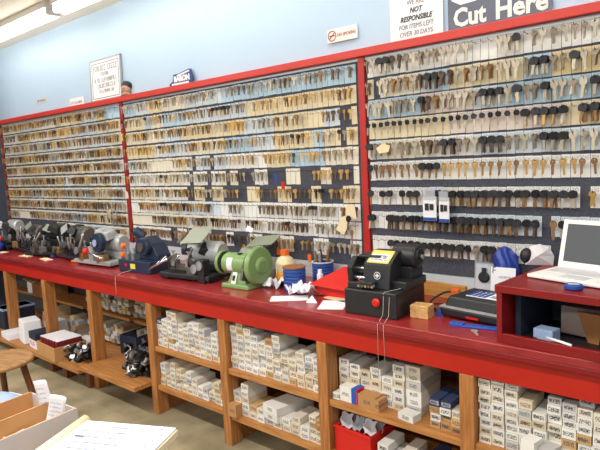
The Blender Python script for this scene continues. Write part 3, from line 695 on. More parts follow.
# ------------------------------------------------------------------ things on the left lower shelves
zsh = .165
o = MB().b(-.10, .10, -.12, .12, 0, .055).build('white_carton', M['paper'], None, (.36, -.60, zsh), (0, 0, R(-6)), bevel=.003); tag(o, 'flat white carton at the left end of the low shelf', 'box')
o = MB().box((0, 0, .10), (.20, .16, .20), 0, None, .92).build('white_bag', M['paper'], None, (.62, -.60, zsh), (0, 0, R(-12)), bevel=.01); tag(o, 'crumpled white paper bag standing on the low left shelf', 'bag')
o = MB().box((0, 0, .06), (.18, .14, .12), 0, None, .85).build('white_bag', M['pinkgrey'], None, (.78, -.44, zsh + .06), (0, 0, R(10)), bevel=.01); tag(o, 'grey-white bag behind the labelled carton on the low left shelf', 'bag')
r = empty('striped_carton', (.865, -.62, zsh), R(-6), 'white carton with dark blue upper half beside the second post', 'box')
MB().b(-.085, .085, -.07, .07, 0, .075).build('lower_half', M['paper'], r); MB().b(-.086, .086, -.071, .071, .075, .135).build('upper_half', M['darkbin'], r)
wm = MB(); strokes(wm, -.06, .065, .025, .035, q, dy=0); wm.build('lettering', M['inkred'], r, (0, -.0705, 0))
r = empty('brown_carton', (.20, -.20, .45), R(-8), 'large brown carton on the back shelf of the left bay', 'box')
MB().b(-.16, .16, -.12, .12, 0, .17).build('body', M['kraft2'], r); MB().box((-.02, -.15, .185), (.32, .10, .006), 0, (R(28), 0, 0)).build('flap', M['kraft'], r)
o = MB().b(-.05, .05, -.04, .04, 0, .12).build('white_carton', M['paper'], None, (-.06, -.24, .45), (0, 0, R(8))); tag(o, 'white carton left of the large brown one on the back shelf', 'box')
r = empty('storage_bin', (-.05, -.45, zsh), 0, 'dark blue bin at the far left end of the bench', 'bin'); MB().b(-.10, .10, -.15, .15, 0, .20).build('body', M['darkbin'], r, bevel=.008); MB().b(-.105, .105, -.155, .155, .18, .20).build('rim', M['bluesheet'], r, bevel=.003)
# brown tray of red and white cartons
r = empty('cardboard_tray', (1.235, -.62, zsh), R(-3), 'open brown cardboard tray on the low shelf between second and third posts', 'box')
mb = MB(); w, d, h, t = .34, .26, .115, .006
mb.b(-w / 2, w / 2, -d / 2, -d / 2 + t, 0, h); mb.b(-w / 2, w / 2, d / 2 - t, d / 2, 0, h); mb.b(-w / 2, -w / 2 + t, -d / 2 + t, d / 2 - t, 0, h); mb.b(w / 2 - t, w / 2, -d / 2 + t, d / 2 - t, 0, h); mb.b(-w / 2 + t, w / 2 - t, -d / 2 + t, d / 2 - t, 0, t)
mb.build('tray_walls', M['kraft'], r)
DR = mat('maroon_carton', (120, 26, 34), .6)
for k in range(6):
    x = -.125 + k * .05
    c = empty('retail_carton', (1.235 + x, -.62, zsh + .007), R(-3), 'maroon carton with white top, %s in the brown tray' % nth(k + 1), 'box', 'maroon cartons in the brown tray')
    MB().b(-.022, .022, -.10, .10, 0, .145).build('body', DR, c); MB().b(-.0222, .0222, -.1, .1, .145, .150).build('white_top', M['paper'], c)
def scrap(name, x, y, z, wx, wy, hz, n, seed, label, mats, cat):
    q = random.Random(seed)
    for i in range(n):
        r_ = empty(name, (x + q.uniform(-wx, wx), y + q.uniform(-wy, wy), z + hz * (i / n)), q.uniform(0, 6), label % nth(i + 1), cat, 'worn parts piled on the low shelf'); m = M[q.choice(mats)]
        a_ = q.uniform(.022, .04)
        mb = MB(); mb.lathe([(0, 0), (a_, 0), (a_ * 1.1, .012), (a_ * .6, .016), (a_ * .6, .05), (0, .05)], (0, 0, 0), (q.uniform(-1, 1), q.uniform(-1, 1), q.uniform(.3, 1)), 12); mb.build('housing', m, r_)
        mb = MB(); mb.tube([(0, 0, .02), (.03, 0, .035), (.05, .02, .02), (.07, .02, .0 + .01)], .006, 6); mb.build('arm', M[q.choice(mats)], r_)
scrap('machine_part', 1.56, -.60, zsh, .11, .09, .13, 22, 41, 'dark machine part, %s of the pile beside the brown tray', ['black', 'dull', 'black', 'blackmetal', 'steel'], 'machine part')
scrap('machine_part', 2.27, -.52, .215, .15, .12, .16, 40, 42, 'dark machine part, %s of the pile on the bulging slab shelf', ['black', 'dull', 'blackmetal', 'black', 'steel'], 'machine part')
r = empty('parts_bin', (1.86, -.26, .215), R(5), 'dark open bin standing at the back of the slab shelf', 'bin'); 
mb = MB(); mb.b(-.10, .10, -.14, -.13, 0, .15); mb.b(-.10, .10, .13, .14, 0, .15); mb.b(-.10, -.09, -.13, .13, 0, .15); mb.b(.09, .10, -.13, .13, 0, .15); mb.b(-.09, .09, -.13, .13, 0, .01); mb.build('bin_walls', M['darkbin'], r)
for k in range(3):
    o = MB().b(-.04, .04, -.05, .05, 0, .05 + .02 * k).build('white_carton', M['paper'], None, (1.10 + .11 * k, -.36 - .02 * k, .165), (0, 0, R(7 * k))); tag(o, 'small white carton behind the brown tray, %s from the second post' % nth(k + 1), 'box', 'white cartons behind the brown tray')
# ------------------------------------------------------------------ red tray of bags
r = empty('red_tray', (4.145, -.50, LS), R(-3), 'red plastic tray on the lower shelf below the black cutter', 'tray')
mb = MB(); w, d, h, t = .22, .20, .135, .005
mb.b(-w / 2, w / 2, -d / 2, -d / 2 + t, 0, h); mb.b(-w / 2, w / 2, d / 2 - t, d / 2, 0, h); mb.b(-w / 2, -w / 2 + t, -d / 2 + t, d / 2 - t, 0, h); mb.b(w / 2 - t, w / 2, -d / 2 + t, d / 2 - t, 0, h); mb.b(-w / 2 + t, w / 2 - t, -d / 2 + t, d / 2 - t, 0, t)
mb.build('tray_walls', M['redplastic'], r); MB().b(-w / 2 - .006, w / 2 + .006, -d / 2 - .006, -d / 2, h - .014, h).build('rim', M['redplastic'], r, bevel=.002)
for k in range(8):
    q2 = random.Random(k); o = MB().grid(lambda u, v, q2=q2: (-.03 + .06 * u + .006 * math.sin(9 * v + k), -.015 + .03 * math.sin(PI * u) * math.sin(PI * v) + .004 * math.cos(11 * u + k), .07 * v + .008 * math.sin(7 * u + k)), 6, 6).build('clear_bag', M['clear'] if k % 2 else M['pinkgrey'], None, (4.065 + .023 * k, -.50 + .04 * ((k % 3) - 1), LS + .105), (R(-30), 0, R(q2.uniform(-40, 40))), solid=.002); tag(o, 'small crinkled bag standing in the red tray, %s from its left end' % nth(k + 1), 'bag', 'bags in the red tray')

# ------------------------------------------------------------------ machines on the counter
CT = .92
def local(x, y, rz, name, label, cat='machine', group=None): return empty(name, (x, y, CT), R(rz), label, cat, group)
# --- black key cutter
r = local(4.245, -.45, 2, 'key_cutting_machine', 'large black key cutting machine with red button and yellow panel')
MB().b(-.130, .150, -.137, .135, 0, .120).build('base', M['blackmetal'], r, bevel=.006)
MB().b(-.02, .158, -.06, .14, .12, .158).build('rear_step', M['blackmetal'], r, bevel=.005)
mb = MB(); mb.prism([(0, -.095, .12), (0, .06, .12), (0, .06, .285), (0, .0, .285), (0, -.075, .235)], (.145, 0, 0)); mb.build('body', M['blackmetal'], r, (-.055, 0, 0), bevel=.005)
nrm = math.atan2(.05, .075)
MB().box((0, 0, 0), (.115, .085, .003)).build('control_panel', M['yellow'], r, (.018, -.038, .2625), (nrm, 0, 0), bevel=.001)
MB().box((0, 0, 0), (.095, .050, .003)).build('panel_label', M['paper'], r, (.018, -.046, .2585), (nrm, 0, 0))
wm = MB(); q = random.Random(3)
for k in range(3): strokes(wm, -.04, .04, -.018 + k * .013, .008, q)
wm.build('panel_print', M['ink'], r, (.018, -.0475, .2605), (nrm - PI / 2, 0, 0))
mb = MB(); mb.tube([(.016 * math.cos(t), 0, .016 * math.sin(t)) for t in [2 * PI * i / 20 for i in range(21)]], .0016, 5); mb.b(-.010, .010, -.001, .001, -.003, .003); mb.b(-.003, .003, -.001, .001, -.010, .010); mb.build('badge', M['paper'], r, (.030, -.097, .185), (R(-5), 0, 0))
mo = MB().lathe([(0, 0), (.045, 0), (.056, .008), (.056, .115), (.050, .125), (.040, .128), (0, .128)], (.03, .075, .255), (.158, .075, .255), 28).build('motor', M['blackmetal'], r)
MB().lathe([(0, 0), (.040, 0), (.036, .006), (.014, .007), (.013, .012), (0, .012)], (.158, .075, .255), (.170, .075, .255), 24).build('fan_cover', M['black'], mo)
MB().cyl((.169, .075, .255), (.176, .075, .255), .012, n=16).build('shaft_cap', M['steel'], mo)
MB().b(.04, .145, .02, .13, .155, .212).build('motor_mount', M['black'], r, bevel=.004)
mb = MB(); mb.prism([(-.130, -.10, .12), (-.130, .02, .12), (-.130, .02, .25), (-.130, -.06, .262), (-.130, -.11, .215)], (.032, 0, 0)); mb.build('side_guard', M['black'], r, bevel=.006)
MB().box((-.075, -.085, .135), (.085, .08, .03)).box((-.02, -.105, .150), (.09, .055, .014)).build('carriage', M['blackmetal'], r, bevel=.004)
MB().cyl((-.10, -.03, .19), (-.045, -.03, .19), .022, n=16).cyl((-.10, -.08, .165), (-.045, -.08, .165), .009, n=12).cyl((-.10, -.06, .205), (-.05, -.06, .205), .007, n=10).build('chuck', M['chrome'], r)
MB().lathe([(0, 0), (.016, 0), (.016, .004), (.007, .006), (.007, .02), (0, .02)], (-.075, -.07, .15), (-.075, -.10, .17), 14).build('clamp_knob', M['redplastic'], r)
MB().b(-.10, .02, -.05, .05, .25, .268).build('top_arm', M['black'], r, bevel=.006)
for k in range(5): MB().cyl((-.05 + k * .018, -.134, .137), (-.05 + k * .018, -.115, .141), .0065, n=10).build('adjuster', M['bronze'] if k % 2 else M['steel'], r)
MB().lathe([(0, 0), (.014, 0), (.014, .008), (.020, .009), (.020, .016), (.014, .021), (0, .022)], (.052, -.137, .072), (.052, -.16, .072), 20).build('stop_button', M['redplastic'], r)
MB().tube([(.085, -.139, .112), (.093, -.142, .124), (.135, -.05, .128), (.136, .10, .128)], .0013, 6).build('tool_cord', M['twine'], r)
for k, (x, zl) in enumerate(((.088, -.245), (.118, -.235))):
    o = MB().tube([(x, -.143, .105), (x - .002, -.150, .02), (x + .002, -.205, -.008), (x + .004, -.208, -.06), (x + .001 + .006 * k, -.206, zl)], .0013, 6).build('hanging_cord', M['nickel'], None, (4.245, -.45, CT), (0, 0, R(2))); tag(o, '%s thin pale cord hanging over the bench edge from the black cutter' % ('left', 'right')[k], 'cord', 'cords over the bench edge')

# --- green bench grinder
r = local(3.26, -.435, 3, 'bench_grinder', 'green bench grinder with round wheel guard and white labels', 'grinder')
mb = MB(); mb.box((0, 0, .014), (.225, .165, .028), 0, None, .96); mb.build('foot', M['green'], r, bevel=.008)
MB().box((-.005, 0, .06), (.15, .12, .075), 0, None, .66).build('pedestal', M['green'], r, bevel=.006)
mo = MB().lathe([(0, 0), (.046, 0), (.060, .012), (.064, .020), (.064, .185), (.058, .198), (.044, .204), (0, .204)], (-.135, 0, .135), (.069, 0, .135), 30).build('motor', M['green'], r)
def wheelguard(x, sx, rad, wd):
    lp = [(0, 0), (rad * .35, 0), (rad * .42, -.012 * 0), (rad * .95, .004), (rad, .012), (rad, wd), (rad * .9, wd)]
    g = MB().lathe(lp if sx < 0 else [(rad * .9, 0), (rad, 0), (rad, wd - .012), (rad * .95, wd - .004), (rad * .45, wd), (rad * .4, wd + .012), (rad * .3, wd + .018), (0, wd + .018)], (x, 0, .135), (x + 1, 0, .135), 36).build('wheel_guard', M['green'], r)
    w = MB().lathe([(0, 0), (.04, 0), (rad * .84, .002), (rad * .84, wd - .014), (0, wd - .014)], (x + .004, 0, .135), (x + 1, 0, .135), 30).build('wheel', M['dull'], r)
    return g
wheelguard(.112, 1, .110, .034); wheelguard(-.175, -1, .072, .030)
MB().cyl((.065, 0, .135), (.115, 0, .135), .022, n=16).build('spindle', M['steel'], r)
MB().lathe([(0, 0), (.05, 0), (.092, .002), (.092, .022), (0, .022)], (.086, 0, .135), (1, 0, .135), 30).build('grinding_wheel', M['blackmetal'], r)
MB().box((.085, -.075, .10), (.02, .05, .09), 0, (R(-20), 0, 0)).build('rest_bracket', M['dull'], r, bevel=.002)
MB().grid(lambda u, v: (-.075 + .045 * u, -.0648 * math.cos(R(-35 + 75 * v)) , .135 + .0648 * math.sin(R(-35 + 75 * v))), 2, 8).build('rating_label', M['paper'], r, solid=.001)
lp = MB().box((-.02, -.060, .060), (.035, .004, .075), 0, (R(-20), 0, 0)).build('switch_plate', M['paper'], r, (0, .004, 0))
MB().box((-.02, -.066, .060), (.014, .010, .032), 0, (R(-20), 0, 0)).build('switch', M['black'], r, (0, .003, 0), bevel=.002)
MB().b(-.01, .012, -.03, -.01, .195, .203).build('terminal_cap', M['black'], r)

def vise(mb, x, y, z, m=0):
    mb.box((x, y, z), (.035, .05, .03), m); mb.box((x, y - .012, z + .022), (.03, .03, .014), m); mb.cyl((x, y - .01, z + .028), (x, y - .01, z + .058), .006, n=10, m=m); mb.box((x, y - .01, z + .062), (.034, .007, .008), m)
def duplicator(x, y, rz, label, body, base, L=.36, D=.20, mot_r=.055, shield=None, name='key_duplicator', knobm='redplastic', lever=True, mdir=1, guard=True, tall=0.0):
    r = local(x, y, rz, name, label, 'machine'); r.scale = (1.12, 1.12, 1.22)
    MB().b(-L / 2, L / 2, -D / 2, D / 2, .012, .038).build('base', M[base], r, bevel=.006)
    for sx in (-1, 1):
        for sy in (-1, 1): MB().cyl((sx * (L / 2 - .03), sy * (D / 2 - .03), 0), (sx * (L / 2 - .03), sy * (D / 2 - .03), .013), .014, n=12).build('foot', M['black'], r)
    MB().b(-L * .15, L * .42, .0, D * .42, .038, .085 + tall).build('pedestal', M[base], r, bevel=.006)
    mz = .105 + mot_r * .5 + tall
    mo = MB().lathe([(0, 0), (mot_r * .7, 0), (mot_r, .014), (mot_r, L * .48), (mot_r * .8, L * .48 + .016), (0, L * .48 + .016)], (-L * .10, D * .18, mz), (1, D * .18, mz), 26).build('motor', M[body], r)
    MB().cyl((-L * .32, D * .18, mz), (-L * .09, D * .18, mz), .011, n=12).build('spindle', M['steel'], r)
    MB().lathe([(0, 0), (.034, 0), (.036, .004), (.036, .012), (.012, .016), (0, .016)], (-L * .26, D * .18, mz), (1, D * .18, mz), 24).build('cutter_wheel', M['steel'], r)
    if guard:
        mb = MB(); n = 10
        pts = [(.0, D * .18 + .052 * math.cos(R(20 + 180 * i / n)), mz + .052 * math.sin(R(20 + 180 * i / n))) for i in range(n + 1)] + [(.0, D * .18 + .044 * math.cos(R(200 - 180 * i / n)), mz + .044 * math.sin(R(200 - 180 * i / n))) for i in range(n + 1)]
        mb.prism(pts, (.035, 0, 0)); mb.build('wheel_guard', M[base], r, (-L * .30, 0, 0))
    mb = MB(); mb.box((-L * .16, -D * .22, .062), (L * .5, .05, .025)); mb.cyl((-L * .44, -D * .12, .058), (L * .30, -D * .12, .058), .009, n=12); mb.build('carriage', M['dull'], r, bevel=.003)
    for xx in (-L * .30, L * .02):
        mb = MB(); vise(mb, xx, -D * .26, .085); mb.build('vise', M['steel'], r)
    if lever:
        MB().tube([(L * .10, -D * .3, .06), (L * .22, -D * .46, .075), (L * .34, -D * .62, .095)], .0055, 8).build('lever', M['chrome'], r)
        MB().sphere((L * .355, -D * .65, .099), .017, 0, 14, 10).build('lever_knob', M[knobm], r)
    if shield:
        o = MB().box((0, 0, 0), (.17, .13, .004)).build('shield', M[shield], r, (L * .08, -.02, mz + mot_r + .035), (R(32), R(-4), 0), bevel=.001)
        MB().tube([(L * .08, .03, mz + mot_r * .9), (L * .08, .04, mz + mot_r + .05)], .004, 6).build('shield_stem', M['steel'], r)
    return r
# --- key machine with grey shield
r = duplicator(2.79, -.40, 6, 'black key duplicator with light grey slanted shield left of the green grinder', 'silver', 'blackmetal', .40, .24, .060, 'greengrey', lever=False)
MB().b(.12, .17, -.125, -.07, .0, .12).build('front_leg', M['blackmetal'], r, bevel=.005)
MB().tube([(-.24, -.14, .06), (-.16, -.10, .10), (-.08, -.06, .13)], .007, 8).build('lever', M['chrome'], r)
# --- second grey shield machine behind the grinder
r = local(3.13, -.17, 8, 'key_duplicator', 'grey-green key machine with flat slanted guard behind the green grinder', 'machine')
MB().b(-.12, .12, -.08, .08, 0, .06).build('base', M['greengrey'], r, bevel=.006)
MB().lathe([(0, 0), (.045, 0), (.055, .01), (.055, .14), (.045, .15), (0, .15)], (-.13, 0, .13), (1, 0, .13), 24).build('motor', M['greengrey'], r)
MB().box((0, 0, 0), (.22, .12, .004)).build('shield', M['greengrey'], r, (.06, -.02, .235), (R(24), R(-7), R(-6)), bevel=.001)
MB().tube([(-.06, 0, .17), (-.08, -.01, .25), (-.05, -.01, .29), (-.02, -.01, .25)], .005, 8).build('lamp_arm', M['steel'], r)
o = MB().box((0, 0, 0), (.05, .03, .002)).build('white_flag', M['paper'], r, (-.05, -.02, .305), (R(60), R(20), 0))
# --- dark blue machine
r = local(2.245, -.42, 3, 'key_cutting_machine', 'dark blue key cutting machine with round wheel guard and silver lever')
MB().b(-.19, .17, -.105, .11, 0, .085).build('base', M['navy'], r, bevel=.006)
mb = MB(); mb.prism([(-.09, -.03, .085), (.165, -.03, .085), (.16, -.03, .12), (.10, -.03, .20), (.02, -.03, .245), (-.06, -.03, .225), (-.09, -.03, .16)], (0, .12, 0)); mb.build('body', M['navy'], r, bevel=.006)
g = MB().lathe([(0, 0), (.022, 0), (.026, .010), (.058, .012), (.062, .018), (.062, .05), (0, .05)], (.055, -.085, .180), (.055, .5, .180), 30).build('wheel_guard', M['navy'], r)
MB().cyl((.055, -.093, .180), (.055, -.08, .180), .030, n=20).build('hub', M['dull'], r)
MB().lathe([(0, 0), (.032, 0), (.036, .008), (.036, .075), (.03, .085), (0, .085)], (-.045, .03, .235), (-.10, -.02, .290), 22).build('lamp_head', M['navy'], r)
MB().lathe([(0, 0), (.045, 0), (.045, .11), (.038, .12), (0, .12)], (-.02, .08, .14), (.2, .08, .14), 22).build('motor', M['blackmetal'], r)
for xx in (-.12, -.05):
    mb = MB(); vise(mb, xx, -.055, .10); mb.build('vise', M['steel'], r)
for xx, zz in ((-.155, .175), (-.165, .11)): MB().lathe([(0, 0), (.018, 0), (.02, .006), (.02, .026), (.012, .034), (0, .034)], (xx, -.06, zz), (xx - .02, -.12, zz + .01), 14).build('knob', M['orange'], r)
MB().tube([(.18, -.12, .04), (.24, -.10, .08), (.30, -.06, .13)], .007, 8).tube([(.27, -.09, .10), (.33, -.05, .11)], .010, 8).build('lever', M['chrome'], r)
MB().box((-.02, -.1065, .045), (.055, .002, .035)).build('maker_plate', M['yellow'], r)
MB().box((-.10, -.1065, .05), (.03, .002, .018)).build('warning_sticker', M['redplastic'], r)
MB().tube([(-.03, -.11, .02), (-.05, -.19, .008), (-.05, -.234, -.01), (-.048, -.236, -.05), (-.05, -.236, -.13)], .0018, 6).build('tool_cord', M['twine'], r)
# --- silver machine with red knob
r = duplicator(1.68, -.42, 4, 'silver key duplicator with blue-grey wheel and red knob lever', 'silver', 'silver', .42, .22, .058, None, lever=False)
MB().lathe([(0, 0), (.022, 0), (.024, .008), (.058, .010), (.060, .016), (.060, .045), (0, .045)], (.07, -.115, .150), (.09, .4, .150), 28).build('wheel', M['navy'], r)
MB().cyl((.069, -.12, .150), (.07, -.10, .150), .022, n=16).build('hub', M['bluesheet'], r)
MB().tube([(.04, -.16, .10), (.12, -.16, .085), (.21, -.16, .07)], .006, 8).build('lever', M['chrome'], r)
MB().sphere((.025, -.16, .103), .022, 0, 16, 10).build('lever_knob', M['redplastic'], r)
MB().box((.0, -.08, .075), (.05, .06, .10)).build('front_bracket', M['silver'], r, bevel=.004)
MB().box((.06, -.02, .20), (.16, .10, .05), 0, (R(12), R(8), 0), .8).build('top_cover', M['silver'], r, bevel=.01)
# --- further left
duplicator(1.16, -.37, -6, 'dark key duplicator with pale cover left of the silver machine', 'dull', 'blackmetal', .36, .22, .06, None, lever=True, knobm='black', tall=.02)
duplicator(.76, -.40, 10, 'black key duplicator with long steel lever, third machine from the left end', 'blackmetal', 'black', .36, .22, .062, None, lever=True, knobm='black', tall=.03)
duplicator(.28, -.36, -4, 'black key duplicator with steel vises, second machine from the left end', 'dull', 'black', .34, .22, .055, None, lever=True, knobm='black', tall=.01)
r = duplicator(-.12, -.40, 4, 'small dark key machine with red lever at the left end', 'silver', 'black', .30, .20, .05, None, lever=True, knobm='redplastic', tall=.05)
def dress(r, seed, L=.36, D=.22):
    q = random.Random(seed)
    for k in range(2):
        MB().box((0, 0, 0), (q.uniform(.07, .12), q.uniform(.05, .08), q.uniform(.04, .06)), 0, None, .8).build('belt_cover', M[('black', 'blackmetal')[k]], r, (q.uniform(-.10, .12), q.uniform(-.03, .05), q.uniform(.13, .20)), (R(q.uniform(-35, 35)), R(q.uniform(-35, 35)), R(q.uniform(-40, 40))), bevel=.005)
    for k in range(3):
        x = q.uniform(-.15, .12); MB().tube([(x, -.09, .06), (x + q.uniform(-.03, .03), -.10, .11), (x + q.uniform(.04, .10), -.12, .17 + q.uniform(-.04, .04))], .006, 8).build('lever', M[q.choice(['chrome', 'steel', 'dull'])], r)
    MB().box((0, 0, 0), (.09, .06, .003)).build('shield', M[q.choice(['silver', 'greengrey'])], r, (q.uniform(-.1, .1), -.05, .20), (R(40), R(q.uniform(-30, 30)), R(q.uniform(-30, 30))))
    for k in range(2):
        MB().lathe([(0, 0), (.022, 0), (.024, .004), (.024, .012), (0, .014)], (0, 0, 0), (0, -1, .1), 16).build('hand_wheel', M[q.choice(['black', 'dull', 'steel'])], r, (q.uniform(-.15, .15), -.12, q.uniform(.06, .12)))
    for k in range(2):
        x = q.uniform(-.15, .10); MB().box((x, -.085, .05), (.07, .05, .05), 0, (0, 0, R(q.uniform(-20, 20)))).build('clamp_block', M[q.choice(['dull', 'bronze', 'black'])], r, bevel=.004)
for k, o_ in enumerate([o for o in bpy.data.objects if o.name.startswith('key_duplicator') and o.parent is None]):
    if o_.location.x < 3.0: dress(o_, 60 + k)
for i, (x, y, z, m, w, nm, lb) in enumerate(((.42, -.16, .0, 'kraft', (.11, .07, .20), 'small_carton', 'small pinkish-brown carton standing behind the black machines'), (.67, -.15, 0, 'paper', (.10, .06, .17), 'paper_cup', 'white paper cup among the machines at left'), (.86, -.15, 0, 'pinkgrey', (.08, .06, .20), 'small_carton', 'grey-white carton behind the left machines'))):
    if nm == 'paper_cup':
        o = MB().lathe([(0, 0), (.030, 0), (.042, .17), (.046, .175), (.046, .18), (.038, .18), (.028, .01), (0, .01)], (0, 0, 0), (0, 0, 1), 20).build(nm, M[m], None, (x, y, CT))
    else: o = MB().b(-w[0] / 2, w[0] / 2, -w[1] / 2, w[1] / 2, 0, w[2]).build(nm, M[m], None, (x, y, CT), (0, 0, R(12)), bevel=.002)
    tag(o, lb, 'cup' if nm == 'paper_cup' else 'box')
o = MB().sphere((0, 0, .05), .055, 0, 14, 8, (1, 1, .9)).build('cloth_bundle', M['bluebag'], None, (-.02, -.55, CT)); tag(o, 'small blue-violet cloth bundle at the left end of the counter', 'cloth')
for i, (x, y, w, d, rz) in enumerate(((.12, -.57, .10, .06, 5), (.60, -.565, .16, .05, 3), (.98, -.56, .17, .06, -8))):
    o = MB().b(-w / 2, w / 2, -d / 2, d / 2, 0, .004).build('paper_slip', M['cream'], None, (x, y, CT), (0, 0, R(rz))); tag(o, 'cream paper slip on the counter edge, %s from the left end' % nth(i + 1), 'paper', 'paper slips on the left counter')
# screwdrivers / tools among machines
for i, (x, y, rz, c) in enumerate(((.50, -.53, 30, 'black'), (.93, -.50, 60, 'blue'), (1.36, -.53, 20, 'orange'), (2.55, -.52, 40, 'black'))):
    r = local(x, y, rz, 'screwdriver', '%s-handled screwdriver on the counter, %s of the four loose ones from the left' % ({'black': 'black', 'blue': 'blue', 'orange': 'orange'}[c], nth(i + 1)), 'tool', 'loose screwdrivers')
    MB().lathe([(0, 0), (.010, .002), (.012, .03), (.009, .06), (.011, .08), (0, .085)], (0, 0, .012), (1, 0, .012), 10).build('handle', M[c], r); MB().cyl((.085, 0, .012), (.19, 0, .010), .003, n=8).build('shank', M['steel'], r)

# --- blue ribbed spools, orange jug, papers, red tray
for i, (x, y, h, lb) in enumerate(((3.60, -.36, .135, 'front blue ribbed tub right of the green grinder'), (3.625, -.135, .13, 'rear blue ribbed tub with pink rim near the board'))):
    r = empty('ribbed_tub', (x, y, CT), 0, lb, 'tub', 'blue tubs on the counter')
    pr = [(0, 0), (.060, 0)]
    for k in range(6): z = .006 + k * (h - .02) / 6; pr += [(.061, z), (.064, z + .006), (.064, z + (h - .02) / 6 - .004), (.061, z + (h - .02) / 6)]
    pr += [(.064, h - .01), (.064, h), (.058, h), (.056, .01), (0, .008)]
    MB().lathe(pr, (0, 0, 0), (0, 0, 1), 28).build('body', M['blue'], r)
    MB().lathe([(.0575 if i else .0, 0), (.066, 0), (.066, .007), (.0575 if i else .0, .007), (.0575 if i else .0, 0)], (0, 0, h - .004), (0, 0, 1), 28).build('rim', M['kraft2'] if i == 0 else M['pinkgrey'], r)
    for k in range(5 if i else 0):
        a = k * 1.256; o = MB().lathe([(0, 0), (.006, 0), (.006, .10), (.009, .11), (.009, .16), (0, .165)], (.02 * math.cos(a), .02 * math.sin(a), 0), (.045 * math.cos(a), .045 * math.sin(a), .16), 8).build('small_file', M[('bronze', 'dull', 'blackmetal', 'nickel2', 'steel')[k]], None, (x, y, CT + .01)); o.scale = (1, 1, .9 if i == 0 else 1.15)
        tag(o, 'small file standing in the %s blue tub, %s clockwise' % (('front', 'rear')[i], nth(k + 1)), 'tool', 'files in the %s blue tub' % ('front', 'rear')[i])
r = empty('jug', (3.375, -.19, CT), 0, 'pale yellow plastic jug with orange cap behind the green grinder', 'jug')
MB().lathe([(0, 0), (.055, 0), (.06, .01), (.06, .11), (.045, .14), (.022, .155), (.022, .175), (0, .175)], (0, 0, 0), (0, 0, 1), 22).build('body', M['cream'], r)
MB().cyl((0, 0, .16), (0, 0, .19), .028, n=18).build('cap', M['orange'], r); MB().box((.02, -.062, .04), (.06, .006, .05)).build('label', M['orangewood'], r)
o = MB().sphere((0, 0, .035), .04, 0, 10, 8, (1, .8, .9)).build('orange_lump', M['orangewood'], None, (3.41, -.27, CT)); tag(o, 'amber rounded tape roll beside the grinder wheel', 'tape')
def crumple(x, y, sx, sy, h, seed, label, m='paper', z=CT):
    q = random.Random(seed); P = [[q.uniform(0, 1) for _ in range(8)] for _ in range(8)]
    def fn(u, v):
        i, j = min(int(u * 7), 6), min(int(v * 7), 6); return (-sx / 2 + sx * u, -sy / 2 + sy * v, .002 + h * P[i + (1 if u == 1 else 0)][j + (1 if v == 1 else 0)])
    o = MB().grid(fn, 7, 7, 0, False).build('crumpled_paper', M[m], None, (x, y, z), (0, 0, R(q.uniform(-20, 20))), solid=.0015); tag(o, label, 'paper')
crumple(3.45, -.33, .12, .16, .06, 1, 'crumpled white tissue beside the green grinder')
crumple(3.72, -.44, .13, .14, .07, 2, 'crumpled white receipt roll in front of the blue tub')
def sheet(x, y, w, d, rz, z, label, m='paper', name='paper_sheet'):
    o = MB().b(-w / 2, w / 2, -d / 2, d / 2, 0, .0015).build(name, M[m], None, (x, y, z), (0, 0, R(rz))); tag(o, label, 'paper')
sheet(3.70, -.52, .20, .11, 38, CT, 'white paper sheet near the counter edge below the blue tubs')
sheet(3.985, -.51, .13, .17, 28, CT, 'plain white sheet on the counter left of the black cutter')
sheet(3.93, -.40, .16, .06, -10, CT, 'cream paper strip under the red tray', 'cream')
o = MB().prism([(-.03, 0, 0), (.03, 0, 0), (0, .012, .035)], (0, .004, .002)).build('paper_tent', M['paper'], None, (3.865, -.535, CT), (0, 0, R(20))); tag(o, 'small white folded paper tent on the counter', 'paper')
r = empty('tilted_tray', (3.86, -.30, CT), R(2), 'bright red plastic tray propped up left of the black cutter', 'tray')
MB().b(-.10, .11, -.08, .085, 0, .055).build('tray_body', M['redplastic'], r, bevel=.004)
mb = MB(); mb.prism([(-.12, -.10, .055), (.125, -.12, .050), (.10, .09, .125), (-.02, .09, .125)], (0, .0, .006)); mb.build('slanted_lid', M['redplastic'], r, bevel=.002)
o = MB().cyl((0, 0, 0), (0, 0, .09), .018, n=14).cyl((0, 0, .09), (0, 0, .115), .012, n=12).build('glue_bottle', M['paper'], None, (3.72, -.28, CT)); tag(o, 'small white bottle between the blue tubs', 'bottle')
r = local(3.80, -.40, 10, 'key_chain', 'bunch of dark keys lying before the red tray', 'keys')
for k in range(4): inst('key', kmesh('long', M[('bronze', 'nickel2', 'brass', 'brownkey')[k]]), r, (.01 * k, .01 * k, .006 + .003 * k), (R(80), 0, R(40 * k)))

# --- wood block, black case, cables, blue strip
o = MB().b(-.043, .043, -.035, .035, 0, .058).build('wood_block', M['block'], None, (4.462, -.468, CT), (0, 0, R(5)), bevel=.002); tag(o, 'pale wooden block on the counter beside the black cutter', 'block')
o = MB().b(-.16, .25, -.012, .012, 0, .072).build('wood_strip', M['plank'], None, (4.26, -.085, CT), (0, 0, R(-6)), bevel=.002); tag(o, 'pale wooden strip standing against the wall behind the black case', 'plank')
o = MB().b(-.02, .02, -.02, .02, 0, .075).build('charger_plug', M['orange'], None, (4.49, -.19, CT), (0, 0, R(10)), bevel=.004); tag(o, 'orange plug block at the end of the wooden strip', 'plug')
r = local(4.70, -.325, -8, 'programmer_case', 'black electronics case with blue and white label beside the red cubby', 'device')
MB().b(-.155, .15, -.125, .125, .008, .050).build('lower_shell', M['black'], r, bevel=.010)
MB().box((0, .005, .073), (.285, .225, .045), 0, None, .90).build('upper_shell', M['blackmetal'], r, bevel=.008)
MB().b(-.156, .151, -.127, .126, .048, .053).build('seam_band', M['silver'], r)
MB().box((.02, .0, .0965), (.18, .10, .002)).build('top_label', M['paper'], r)
lm = MB()
